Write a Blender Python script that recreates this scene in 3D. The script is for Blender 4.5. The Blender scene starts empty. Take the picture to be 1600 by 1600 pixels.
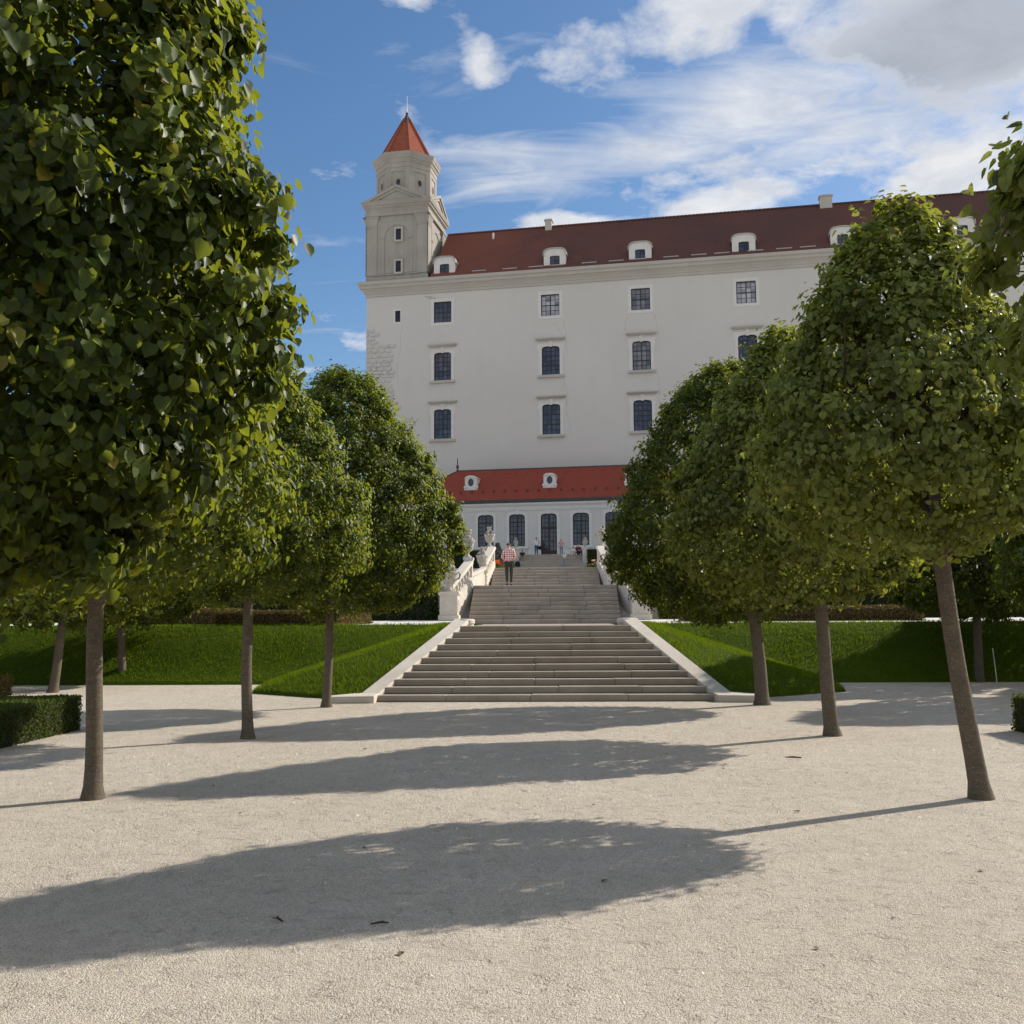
import bpy, math, random
import numpy as np
from mathutils import Vector, Matrix
R = math.radians
rng = np.random.default_rng(7)
random.seed(7)
scene = bpy.context.scene
col = scene.collection

# ------------------------------------------------------------------ camera, sky, sun, exposure
F = 1600.0
PITCH = math.atan(163 / 1600.0)
PSI = math.atan(62 / 1600.0 * math.cos(PITCH))
fw = Vector((-math.sin(PSI) * math.cos(PITCH), math.cos(PSI) * math.cos(PITCH), math.sin(PITCH)))
rt = Vector((math.cos(PSI), math.sin(PSI), 0))
up = rt.cross(fw)
ROLL = R(.35)
rt, up = rt * math.cos(ROLL) - up * math.sin(ROLL), up * math.cos(ROLL) + rt * math.sin(ROLL)
CAM = Vector((0.16, 0, 1.65))
cd = bpy.data.cameras.new('camera')
cam = bpy.data.objects.new('camera', cd)
col.objects.link(cam)
M = Matrix.Identity(4)
for i in range(3):
    M[i][0], M[i][1], M[i][2], M[i][3] = rt[i], up[i], -fw[i], CAM[i]
cam.matrix_world = M
cd.sensor_fit = 'HORIZONTAL'
cd.sensor_width = 36
cd.lens = 36 * F / 1600.0
cd.clip_start = .1
cd.clip_end = 5000
scene.camera = cam

SUN_EL, SUN_AZ = 33.3, 56.5
sd = bpy.data.lights.new('sun', 'SUN')
sd.energy = 5.0
sd.angle = R(.53)
sd.color = (1, .925, .81)
sun = bpy.data.objects.new('sun', sd)
col.objects.link(sun)
sv = Vector((math.cos(R(SUN_EL)) * math.sin(R(SUN_AZ)), math.cos(R(SUN_EL)) * math.cos(R(SUN_AZ)), math.sin(R(SUN_EL))))
sun.rotation_euler = sv.to_track_quat('Z', 'Y').to_euler()
sun.location = (30, 20, 60)
scene.view_settings.view_transform = 'Standard'
scene.view_settings.look = 'None'
scene.view_settings.gamma = 1
scene.view_settings.use_curve_mapping = False
scene.view_settings.exposure = .17


class NT:
    """small node-tree writer"""
    def __init__(s, t):
        s.t = t
    def n(s, kind, **kw):
        nd = s.t.nodes.new(kind)
        for k, v in kw.items():
            if k.startswith('i_'):
                key = k[2:]
                key = int(key) if key.isdigit() else key.replace('_', ' ')
                nd.inputs[key].default_value = v
            else:
                setattr(nd, k, v)
        return nd
    def l(s, a, b):
        s.t.links.new(a, b)
    def math(s, op, a, b=None, c=None, clamp=False):
        nd = s.t.nodes.new('ShaderNodeMath'); nd.operation = op; nd.use_clamp = clamp
        for i, v in enumerate((a, b, c)):
            if v is None: continue
            if isinstance(v, (int, float)): nd.inputs[i].default_value = v
            else: s.l(v, nd.inputs[i])
        return nd.outputs[0]
    def mix(s, f, a, b, typ='MIX'):
        nd = s.t.nodes.new('ShaderNodeMix'); nd.data_type = 'RGBA'; nd.blend_type = typ
        for i, v in ((0, f), (6, a), (7, b)):
            if isinstance(v, (int, float)): nd.inputs[i].default_value = v
            elif isinstance(v, tuple): nd.inputs[i].default_value = (*v[:3], 1)
            else: s.l(v, nd.inputs[i])
        return nd.outputs[2]
    def ramp(s, f, stops):
        nd = s.t.nodes.new('ShaderNodeValToRGB')
        e = nd.color_ramp.elements
        while len(e) < len(stops): e.new(.5)
        for el, (p, c) in zip(e, stops):
            el.position = p
            el.color = (c, c, c, 1) if isinstance(c, (int, float)) else (*c, 1)
        s.l(f, nd.inputs[0])
        return nd.outputs[0]
    def noise(s, scale, detail=4, rough=.55, vec=None, dist=0.0, dim='3D'):
        nd = s.t.nodes.new('ShaderNodeTexNoise')
        nd.noise_dimensions = dim
        nd.inputs['Scale'].default_value = scale
        nd.inputs['Detail'].default_value = detail
        nd.inputs['Roughness'].default_value = rough
        nd.inputs['Distortion'].default_value = dist
        if vec is not None: s.l(vec, nd.inputs['Vector'])
        return nd.outputs['Fac']


def build_world():
    w = bpy.data.worlds.new('World')
    scene.world = w
    w.use_nodes = True
    T = NT(w.node_tree)
    w.node_tree.nodes.clear()
    sk = T.n('ShaderNodeTexSky')
    sk.sky_type = 'NISHITA'
    sk.sun_disc = False
    sk.sun_elevation = R(SUN_EL)
    sk.sun_rotation = R(SUN_AZ)
    sk.altitude = 200
    sk.air_density = 1.0
    sk.dust_density = .7
    sk.ozone_density = 2.2
    tc = T.n('ShaderNodeTexCoord')
    sep = T.n('ShaderNodeSeparateXYZ')
    T.l(tc.outputs['Generated'], sep.inputs[0])
    x, y, z = sep.outputs
    az = T.math('ARCTAN2', x, y)
    az = T.math('MULTIPLY', az, 180 / math.pi)
    el = T.math('MULTIPLY', T.math('ARCSINE', z), 180 / math.pi)
    # cloud layer coordinates: where the view ray meets a level layer
    zz = T.math('ADD', T.math('MAXIMUM', z, 0.0), .12)
    cv = T.n('ShaderNodeCombineXYZ')
    T.l(T.math('DIVIDE', x, zz), cv.inputs[0])
    T.l(T.math('DIVIDE', y, zz), cv.inputs[1])
    puff = T.noise(3.3, 9, .62, cv.outputs[0], .15)
    # streaky noise for the high thin cloud
    mp = T.n('ShaderNodeMapping')
    mp.inputs['Rotation'].default_value = (0, 0, R(12))
    mp.inputs['Scale'].default_value = (1.0, 2.8, 1)
    T.l(cv.outputs[0], mp.inputs[0])
    streak = T.noise(3.0, 8, .6, mp.outputs[0], .9)
    broad = T.noise(.55, 3, .5, cv.outputs[0])

    def blob(a, e, wa, we, tilt=0, amp=1.0):
        da = T.math('SUBTRACT', az, a)
        de = T.math('SUBTRACT', el, e)
        c, s_ = math.cos(R(tilt)), math.sin(R(tilt))
        p = T.math('ADD', T.math('MULTIPLY', da, c), T.math('MULTIPLY', de, s_))
        q = T.math('SUBTRACT', T.math('MULTIPLY', de, c), T.math('MULTIPLY', da, s_))
        p = T.math('DIVIDE', p, wa)
        q = T.math('DIVIDE', q, we)
        d = T.math('ADD', T.math('MULTIPLY', p, p), T.math('MULTIPLY', q, q))
        g = T.math('POWER', 2.718, T.math('MULTIPLY', d, -1.0))
        return T.math('MULTIPLY', g, amp)
    def total(bl):
        t = None
        for b in bl:
            v = blob(*b)
            t = v if t is None else T.math('ADD', t, v)
        return t
    thick = total([(7.5, 31.3, 6.2, 3.0, 8, .62), (21, 27.9, 8.5, 3.3, 4, .85), (30, 32, 10, 6, 0, .6), (14, 38, 14, 6, 0, .5),
                   (10.5, 22.0, 6.0, 1.2, 10, .95), (1.0, 21.3, 2.6, .85, 0, .85), (22, 21.9, 5, 1.4, 8, 1.0),
                   (-4.5, 30.2, 1.5, 1.3, -40, .5), (-3.4, 28.6, 1.3, .6, 0, .42), (-7.5, 32.3, 1.6, .7, 0, .5),
                   (-10.6, 19.8, .8, 1.0, 0, .45), (-12.2, 18.4, .9, .5, 0, .3),
                   (12.2, 30.4, 1.0, .8, 0, -.5)])
    thin = total([(8.5, 25.4, 8.5, 1.7, 7, .62), (-3.2, 25.3, 3.6, .75, 3, .42), (-2.2, 23.6, 4.0, .9, 2, .5),
                  (13, 27.6, 8, 2.2, 6, .42), (16.5, 24.3, 6, 1.2, 10, .42), (-9, 30, 2.5, .8, 0, .2)])
    # unseen cloud cover away from the view, thickened for whiter fill light
    away = T.math('SUBTRACT', 1.0, blob(6, 26, 28, 17, 0, 2.6), clamp=True)
    cover = T.math('MULTIPLY', T.ramp(broad, [(.38, 0), (.56, 1)]), .75)
    thick = T.math('ADD', thick, T.math('MULTIPLY', cover, away))
    d1 = T.math('ADD', thick, T.math('MULTIPLY', T.math('SUBTRACT', puff, .5), 3.4))
    d2 = T.math('ADD', thin, T.math('MULTIPLY', T.math('SUBTRACT', streak, .5), 1.5))
    m1 = T.ramp(d1, [(.28, 0), (.46, .42), (.7, .9), (.95, 1)])
    m2 = T.math('MULTIPLY', T.ramp(d2, [(.12, 0), (.75, 1)]), .82)
    m = T.math('MAXIMUM', m1, m2)
    # above the horizon only
    m = T.math('MULTIPLY', m, T.ramp(z, [(.0, 0), (.06, 1)]))
    # thick parts turn grey underneath
    grey = total([(21.5, 27.9, 8.5, 2.6, 4, 1.15), (30, 31, 9, 5, 0, .6), (6, 29.6, 3, 1.1, 5, .25)])
    gf = T.math('MULTIPLY', T.math('ADD', grey, T.math('MULTIPLY', T.math('SUBTRACT', puff, .5), .8)),
                T.ramp(d1, [(.45, 0), (.8, 1)]), clamp=True)
    ccol = T.mix(gf, (.93, .94, .96), (.47, .51, .58))
    fine = T.noise(7.5, 8, .65, cv.outputs[0], .3)
    ccol = T.mix(T.ramp(fine, [(.38, .55), (.62, 0)]), ccol, (.58, .63, .73))
    skyc = T.n('ShaderNodeHueSaturation')
    skyc.inputs['Saturation'].default_value = 1.18
    T.l(sk.outputs[0], skyc.inputs['Color'])
    b1 = T.n('ShaderNodeBackground')
    b1.inputs[1].default_value = .112
    T.l(skyc.outputs[0], b1.inputs[0])
    b2 = T.n('ShaderNodeBackground')
    b2.inputs[1].default_value = .82
    T.l(ccol, b2.inputs[0])
    mx = T.n('ShaderNodeMixShader')
    T.l(m, mx.inputs[0]); T.l(b1.outputs[0], mx.inputs[1]); T.l(b2.outputs[0], mx.inputs[2])
    out = T.n('ShaderNodeOutputWorld')
    T.l(mx.outputs[0], out.inputs[0])
    w.cycles.sampling_method = 'AUTOMATIC'
build_world()

# ------------------------------------------------------------------ materials
MATS = {}
def mat(name, fn):
    m = bpy.data.materials.new(name)
    m.use_nodes = True
    t = m.node_tree
    t.nodes.clear()
    T = NT(t)
    out = T.n('ShaderNodeOutputMaterial')
    bs = T.n('ShaderNodeBsdfPrincipled')
    T.l(bs.outputs[0], out.inputs[0])
    fn(T, bs, out)
    MATS[name] = m
    return m
def bump(T, bs, h, dist, strength=1.0):
    b = T.n('ShaderNodeBump')
    b.inputs['Strength'].default_value = strength
    b.inputs['Distance'].default_value = dist
    T.l(h, b.inputs['Height'])
    T.l(b.outputs[0], bs.inputs['Normal'])
def wpos(T):
    return T.n('ShaderNodeNewGeometry').outputs['Position']
def plain(name, c, rough=.6, var=.15, scale=3.0, bd=0.0, bscale=40, spec=.3):
    def f(T, bs, out):
        p = wpos(T)
        v = T.noise(scale, 5, .6, p)
        d = tuple(x * (1 - var) for x in c)
        u_ = tuple(min(1, x * (1 + var)) for x in c)
        T.l(T.ramp(v, [(.3, d), (.7, u_)]), bs.inputs['Base Color'])
        bs.inputs['Roughness'].default_value = rough
        bs.inputs['Specular IOR Level'].default_value = spec
        if bd: bump(T, bs, T.noise(bscale, 4, .6, p), bd)
    return mat(name, f)

def f_gravel(T, bs, out):
    p = wpos(T)
    big = T.noise(.35, 4, .6, p)
    mid = T.noise(3.5, 5, .6, p)
    grain = T.noise(130, 3, .7, p)
    vor = T.n('ShaderNodeTexVoronoi'); vor.inputs['Scale'].default_value = 125
    T.l(p, vor.inputs['Vector'])
    sepc = T.n('ShaderNodeSeparateColor'); T.l(vor.outputs['Color'], sepc.inputs[0])
    c = T.ramp(big, [(.3, (.77, .665, .53)), (.7, (.87, .775, .645))])
    c = T.mix(T.ramp(mid, [(.35, 0), (.7, .45)]), c, (.56, .475, .375))
    worn = T.noise(.9, 6, .68, p, .6)
    c = T.mix(T.ramp(worn, [(.5, 0), (.68, .32)]), c, (.54, .465, .375))
    scuff = T.noise(7.5, 5, .7, p, .4)
    c = T.mix(T.ramp(scuff, [(.3, .45), (.42, 0)]), c, (.40, .335, .26))
    c = T.mix(T.ramp(sepc.outputs[0], [(.0, .7), (.38, 0)]), c, (.38, .315, .245))
    c = T.mix(T.ramp(sepc.outputs[1], [(.55, 0), (1, .8)]), c, (.88, .84, .77))
    c = T.mix(T.ramp(grain, [(.36, .55), (.5, 0)]), c, (.22, .18, .14))
    T.l(c, bs.inputs['Base Color'])
    bs.inputs['Roughness'].default_value = .95
    bs.inputs['Specular IOR Level'].default_value = .1
    h = T.math('ADD', T.math('MULTIPLY', T.math('SUBTRACT', 1, vor.outputs['Distance']), 1.0), T.math('MULTIPLY', grain, .9))
    h = T.math('ADD', h, T.math('MULTIPLY', sepc.outputs[2], .5))
    h = T.math('ADD', h, T.math('MULTIPLY', T.noise(38, 4, .75, p), 2.4))
    h = T.math('ADD', h, T.math('MULTIPLY', T.ramp(scuff, [(.28, 0), (.45, 1)]), 2.2))
    h = T.math('ADD', h, T.math('MULTIPLY', T.noise(3.0, 4, .6, p), 5.5))
    bump(T, bs, h, .0105, 1.0)
mat('gravel', f_gravel)

def f_path(T, bs, out):
    p = wpos(T)
    c = T.ramp(T.noise(1.2, 5, .6, p), [(.3, (.66, .61, .55)), (.7, (.76, .72, .66))])
    T.l(c, bs.inputs['Base Color'])
    bs.inputs['Roughness'].default_value = .95
    bump(T, bs, T.noise(60, 4, .65, p), .01)
mat('pale_path', f_path)

def f_plaster(T, bs, out):
    p = wpos(T)
    big = T.noise(.09, 4, .55, p)
    mid = T.noise(.7, 6, .6, p)
    mp = T.n('ShaderNodeMapping'); mp.inputs['Scale'].default_value = (1.6, 1.6, .09)
    T.l(p, mp.inputs[0])
    drip = T.noise(1.0, 5, .6, mp.outputs[0])
    c = T.ramp(big, [(.3, (.54, .515, .478)), (.7, (.585, .56, .522))])
    c = T.mix(T.ramp(mid, [(.5, 0), (.85, .35)]), c, (.51, .49, .455))
    c = T.mix(T.ramp(drip, [(.5, 0), (.8, .22)]), c, (.49, .465, .43))
    T.l(c, bs.inputs['Base Color'])
    bs.inputs['Roughness'].default_value = .9
    bs.inputs['Specular IOR Level'].default_value = .15
    bump(T, bs, T.noise(5, 5, .6, p), .02, .5)
mat('white_plaster', f_plaster)

def f_tower(T, bs, out):
    p = wpos(T)
    big = T.noise(.3, 5, .6, p)
    mp = T.n('ShaderNodeMapping'); mp.inputs['Scale'].default_value = (1.5, 1.5, .16)
    T.l(p, mp.inputs[0])
    drip = T.noise(1.2, 6, .65, mp.outputs[0])
    c = T.ramp(big, [(.3, (.40, .378, .34)), (.7, (.47, .445, .40))])
    c = T.mix(T.ramp(drip, [(.42, 0), (.8, .55)]), c, (.43, .39, .33))
    T.l(c, bs.inputs['Base Color'])
    bs.inputs['Roughness'].default_value = .9
    bs.inputs['Specular IOR Level'].default_value = .15
    bump(T, bs, T.noise(6, 5, .6, p), .03, .6)
mat('weathered_plaster', f_tower)
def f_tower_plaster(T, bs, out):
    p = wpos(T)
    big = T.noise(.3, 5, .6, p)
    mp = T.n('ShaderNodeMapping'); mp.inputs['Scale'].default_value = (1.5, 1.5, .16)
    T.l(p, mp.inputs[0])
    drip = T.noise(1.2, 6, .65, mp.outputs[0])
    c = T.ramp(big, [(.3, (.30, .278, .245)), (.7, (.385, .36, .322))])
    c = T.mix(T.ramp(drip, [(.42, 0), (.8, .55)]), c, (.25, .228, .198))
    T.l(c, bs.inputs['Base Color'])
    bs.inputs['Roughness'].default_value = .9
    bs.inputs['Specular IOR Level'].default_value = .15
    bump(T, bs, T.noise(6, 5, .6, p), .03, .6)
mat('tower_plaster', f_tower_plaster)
plain('trim_white', (.62, .60, .565), .8, .05, 2.0, .004, 12)
plain('quoin_stone', (.50, .48, .45), .9, .12, 3.0, .02, 9)

def roof_mat(name, c1, c2, c3, patch, zscale=2.6, coursing=.3):
    def f(T, bs, out):
        tc = T.n('ShaderNodeTexCoord')
        p = tc.outputs['Object']
        sp = T.n('ShaderNodeSeparateXYZ'); T.l(p, sp.inputs[0])
        br = T.n('ShaderNodeTexBrick')
        cv = T.n('ShaderNodeCombineXYZ')
        T.l(sp.outputs[0], cv.inputs[0])
        T.l(sp.outputs[2], cv.inputs[1])
        T.l(cv.outputs[0], br.inputs['Vector'])
        br.inputs['Scale'].default_value = 1
        br.inputs['Brick Width'].default_value = .2
        br.inputs['Row Height'].default_value = .13
        br.inputs['Mortar Size'].default_value = .006
        br.inputs['Color1'].default_value = (*c1, 1)
        br.inputs['Color2'].default_value = (*c2, 1)
        br.inputs['Mortar'].default_value = tuple(x * .55 for x in c1) + (1,)
        pt = T.noise(patch, 5, .6, p)
        c = T.mix(T.ramp(pt, [(.38, 0), (.62, .75)]), br.outputs['Color'], c3)
        c = T.mix(T.ramp(T.noise(4.5, 5, .7, p), [(.45, 0), (.8, .4)]), c, tuple(x * .55 for x in c2))
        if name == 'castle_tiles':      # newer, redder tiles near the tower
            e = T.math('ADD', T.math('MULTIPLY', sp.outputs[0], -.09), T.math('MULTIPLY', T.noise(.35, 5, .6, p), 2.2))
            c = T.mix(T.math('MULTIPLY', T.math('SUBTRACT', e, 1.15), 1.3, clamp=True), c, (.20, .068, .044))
        T.l(c, bs.inputs['Base Color'])
        bs.inputs['Roughness'].default_value = .85
        bs.inputs['Specular IOR Level'].default_value = .2
        saw = T.math('FRACT', T.math('DIVIDE', sp.outputs[2], .13))
        bump(T, bs, T.math('ADD', T.math('MULTIPLY', saw, -1), T.math('MULTIPLY', T.noise(7, 3, .6, p), 1.2)), .03, .8)
    return mat(name, f)
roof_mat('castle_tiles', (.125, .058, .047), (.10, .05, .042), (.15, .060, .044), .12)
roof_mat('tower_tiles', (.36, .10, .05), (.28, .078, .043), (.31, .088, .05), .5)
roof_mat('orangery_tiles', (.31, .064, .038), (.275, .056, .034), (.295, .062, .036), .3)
plain('joint_dirt', (.2, .17, .135), .95, .2)
plain('lead_cap', (.05, .055, .06), .5, .2)
plain('steel_spike', (.62, .64, .66), .35, .05)
plain('guard_grey', (.36, .34, .33), .6, .1)
plain('gutter', (.075, .07, .07), .6, .1)
plain('window_frame', (.035, .026, .026), .55, .15)
plain('door_wood', (.05, .024, .022), .5, .15)
def glass(name, c, rough=.06, spec=.5):
    def f(T, bs, out):
        p = wpos(T)
        wn = T.n('ShaderNodeTexWhiteNoise'); wn.noise_dimensions = '3D'
        vm = T.n('ShaderNodeVectorMath'); vm.operation = 'SNAP'; vm.inputs[1].default_value = (.46, 50, .5)
        tco = T.n('ShaderNodeTexCoord'); T.l(tco.outputs['Object'], vm.inputs[0])
        oi = T.n('ShaderNodeObjectInfo'); va = T.n('ShaderNodeVectorMath'); va.operation = 'ADD'
        T.l(vm.outputs[0], va.inputs[0]); T.l(oi.outputs['Random'], va.inputs[1]); T.l(va.outputs[0], wn.inputs['Vector'])
        f_ = T.math('ADD', T.math('MULTIPLY', wn.outputs['Value'], .55), T.math('MULTIPLY', T.noise(.6, 3, .5, p), .45))
        cc = T.ramp(f_, [(.2, tuple(x * .6 for x in c)), (.8, tuple(x * 1.35 for x in c))])
        T.l(cc, bs.inputs['Base Color'])
        bs.inputs['Roughness'].default_value = rough
        bs.inputs['Specular IOR Level'].default_value = spec
        bump(T, bs, T.noise(1.3, 2, .5, p), .02, .35)
    mat(name, f)
glass('dark_glass', (.062, .066, .092))
glass('pale_reflect_glass', (.36, .36, .38))  # pale grey reflection of the upper panes put into the colour
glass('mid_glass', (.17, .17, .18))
glass('black_glass', (.02, .021, .028))

def f_step(T, bs, out):
    p = wpos(T)
    v = T.noise(1.7, 6, .65, p)
    st = T.noise(9, 6, .7, p)
    oi = T.n('ShaderNodeObjectInfo')
    c = T.ramp(v, [(.28, (.29, .24, .19)), (.7, (.41, .35, .285))])
    c = T.mix(T.ramp(st, [(.5, 0), (.8, .5)]), c, (.29, .245, .20))
    c = T.mix(T.math('MULTIPLY', oi.outputs['Random'], .35), c, (.40, .35, .30))
    T.l(c, bs.inputs['Base Color'])
    bs.inputs['Roughness'].default_value = .85
    bs.inputs['Specular IOR Level'].default_value = .2
    bump(T, bs, T.noise(30, 5, .65, p), .006)
mat('step_stone', f_step)
def f_stone(T, bs, out):
    p = wpos(T)
    v = T.noise(1.1, 6, .65, p)
    st = T.noise(6, 6, .7, p)
    c = T.ramp(v, [(.3, (.56, .50, .42)), (.7, (.70, .645, .56))])
    c = T.mix(T.ramp(st, [(.52, 0), (.85, .5)]), c, (.44, .39, .33))
    T.l(c, bs.inputs['Base Color'])
    bs.inputs['Roughness'].default_value = .85
    bs.inputs['Specular IOR Level'].default_value = .2
    bump(T, bs, T.noise(22, 5, .65, p), .008)
mat('pale_stone', f_stone)
def f_carved(T, bs, out):
    p = wpos(T)
    v = T.noise(14, 6, .7, p)
    c = T.ramp(v, [(.3, (.24, .215, .185)), (.62, (.60, .55, .48))])
    T.l(c, bs.inputs['Base Color'])
    bs.inputs['Roughness'].default_value = .9
    bump(T, bs, T.noise(26, 5, .65, p), .03)
mat('carved_stone', f_carved)

def f_grass(T, bs, out):
    p = wpos(T)
    c = T.ramp(T.noise(1.3, 5, .6, p), [(.3, (.06, .10, .006)), (.7, (.10, .145, .010))])
    c = T.mix(T.ramp(T.noise(60, 4, .7, p), [(.4, .7), (.6, 0)]), c, (.018, .032, .004))
    bs.inputs['Specular IOR Level'].default_value = .05
    T.l(c, bs.inputs['Base Color'])
    bs.inputs['Roughness'].default_value = .9
    bump(T, bs, T.noise(45, 4, .7, p), .03)
mat('lawn', f_grass)

def leaf_mat(name, dark, light, yellow, transl=.4, ysel=(.93, .99), rough=.5, tcol=None, spec=.16):
    """leaf colour runs with the per-leaf 'tint'; light passes through the blade"""
    def f(T, bs, out):
        at = T.n('ShaderNodeAttribute'); at.attribute_name = 'tint'
        t = at.outputs['Fac']
        c = T.mix(t, dark, light)
        c = T.mix(T.ramp(t, [(ysel[0], 0), (ysel[1], 1)]), c, yellow)
        T.l(c, bs.inputs['Base Color'])
        bs.inputs['Roughness'].default_value = rough
        bs.inputs['Specular IOR Level'].default_value = spec
        tr = T.n('ShaderNodeBsdfTranslucent')
        tc = T.mix(.6, c, tcol or (.30, .34, .02), 'MIX')
        T.l(tc, tr.inputs['Color'])
        mx = T.n('ShaderNodeMixShader'); mx.inputs[0].default_value = transl
        T.l(bs.outputs[0], mx.inputs[1]); T.l(tr.outputs[0], mx.inputs[2])
        T.l(mx.outputs[0], out.inputs[0])
    mat(name, f)
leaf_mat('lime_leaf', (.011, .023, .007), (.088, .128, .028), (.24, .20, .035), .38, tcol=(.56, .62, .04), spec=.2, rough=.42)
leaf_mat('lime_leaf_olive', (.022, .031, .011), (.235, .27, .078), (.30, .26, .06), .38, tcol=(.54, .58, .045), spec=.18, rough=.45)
leaf_mat('grass_blade', (.06, .11, .005), (.135, .195, .012), (.22, .22, .04), .42, tcol=(.27, .36, .015), spec=.03, rough=.8)
leaf_mat('box_leaf', (.018, .042, .008), (.05, .085, .016), (.17, .14, .03), .25, ysel=(.9, .98))
leaf_mat('brown_hedge_leaf', (.09, .062, .018), (.18, .13, .038), (.08, .10, .025), .2, ysel=(.85, .95), tcol=(.2, .15, .03))
leaf_mat('grey_shrub_leaf', (.09, .10, .085), (.2, .21, .18), (.26, .26, .22), .2)
leaf_mat('hedge_dark_leaf', (.016, .032, .009), (.034, .058, .014), (.05, .07, .02), .25)

def f_bark(T, bs, out):
    tc = T.n('ShaderNodeTexCoord')
    p = tc.outputs['Object']
    mp = T.n('ShaderNodeMapping'); mp.inputs['Scale'].default_value = (1, 1, 3.2)
    T.l(p, mp.inputs[0])
    rings = T.noise(9, 7, .75, mp.outputs[0], .6)
    pt = T.noise(5, 5, .6, p)
    sp = T.n('ShaderNodeTexVoronoi'); sp.inputs['Scale'].default_value = 34
    m2 = T.n('ShaderNodeMapping'); m2.inputs['Scale'].default_value = (1, 1, 1.9)
    T.l(p, m2.inputs[0]); T.l(m2.outputs[0], sp.inputs['Vector'])
    c = T.ramp(rings, [(.3, (.085, .068, .053)), (.55, (.135, .108, .083)), (.75, (.19, .155, .12))])
    c = T.mix(T.ramp(pt, [(.45, 0), (.75, .5)]), c, (.17, .14, .075))
    c = T.mix(T.ramp(sp.outputs['Distance'], [(.1, .75), (.26, 0)]), c, (.34, .30, .235))
    T.l(c, bs.inputs['Base Color'])
    bs.inputs['Roughness'].default_value = .85
    bs.inputs['Specular IOR Level'].default_value = .2
    bump(T, bs, rings, .014, .8)
mat('bark', f_bark)
plain('dark_bark', (.055, .042, .032), .9, .3, 8, .01, 30)
plain('skin', (.50, .30, .21), .5, .06)
plain('hair_dark', (.03, .02, .015), .6, .2)
plain('hair_brown', (.09, .05, .028), .6, .2)
plain('cloth_olive', (.055, .052, .04), .9, .15, 20)
plain('cloth_denim', (.055, .085, .15), .9, .15, 20)
plain('cloth_pale_denim', (.19, .25, .33), .9, .15, 20)
plain('cloth_white', (.70, .69, .67), .9, .06, 10)
plain('cloth_cream', (.66, .62, .5), .9, .06, 10)
plain('cloth_pink', (.62, .30, .30), .9, .12, 14)
plain('cloth_maroon', (.16, .035, .045), .9, .15, 14)
plain('cloth_black', (.014, .014, .016), .9, .15, 14)
plain('cloth_navy', (.03, .04, .075), .9, .15, 14)
plain('shoe_dark', (.02, .018, .016), .7, .1)
plain('shoe_pale', (.45, .43, .4), .7, .1)
plain('petal_orange', (.85, .25, .02), .6, .2, 30)
plain('petal_red', (.70, .03, .02), .6, .2, 30)
plain('petal_pale', (.82, .55, .45), .6, .2, 30)
plain('dry_leaf', (.12, .075, .03), .8, .3, 40)
plain('twig_brown', (.05, .035, .025), .9, .2, 40)
plain('white_stake', (.62, .6, .55), .7, .1)
plain('crack_dark', (.40, .385, .36), .95, .1)
def f_plaid(T, bs, out):
    tc = T.n('ShaderNodeTexCoord')
    sp = T.n('ShaderNodeSeparateXYZ'); T.l(tc.outputs['Object'], sp.inputs[0])
    def band(o, k):
        return T.math('GREATER_THAN', T.math('FRACT', T.math('MULTIPLY', o, k)), .72)
    a = band(T.math('ADD', sp.outputs[0], T.math('MULTIPLY', sp.outputs[1], .6)), 11.0)
    b = band(sp.outputs[2], 11.5)
    c = T.mix(T.math('MAXIMUM', a, b), (.66, .20, .19), (.80, .70, .66))
    c = T.mix(T.math('MULTIPLY', a, b), c, (.85, .80, .78))
    T.l(c, bs.inputs['Base Color'])
    bs.inputs['Roughness'].default_value = .9
mat('cloth_plaid', f_plaid)
def f_pebble(T, bs, out):
    at = T.n('ShaderNodeAttribute'); at.attribute_name = 'tint'
    T.l(T.ramp(at.outputs['Fac'], [(0, (.34, .28, .22)), (.35, (.56, .48, .39)), (.75, (.70, .63, .54)), (1, (.86, .83, .78))]), bs.inputs['Base Color'])
    bs.inputs['Roughness'].default_value = .9
mat('pebble', f_pebble)

# ------------------------------------------------------------------ object helpers
def tag(o, label=None, cat=None, group=None, kind=None):
    if label: o['label'] = label
    if cat: o['category'] = cat
    if group: o['group'] = group
    if kind: o['kind'] = kind
    return o
def empty(name, loc=(0, 0, 0), rz=0, **kw):
    o = bpy.data.objects.new(name, None)
    o.empty_display_size = .3
    o.location = loc
    o.rotation_euler = (0, 0, rz)
    col.objects.link(o)
    return tag(o, **kw)
def link(name, me, parent=None, loc=None):
    o = bpy.data.objects.new(name, me)
    col.objects.link(o)
    if parent is not None: o.parent = parent
    if loc is not None: o.location = loc
    return o
def copy_tree(o, parent=None):
    c = o.copy()
    col.objects.link(c)
    if parent is not None: c.parent = parent
    for ch in list(o.children): copy_tree(ch, c)
    return c
def smooth(me):
    me.polygons.foreach_set('use_smooth', np.ones(len(me.polygons), bool))
    return me

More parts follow.
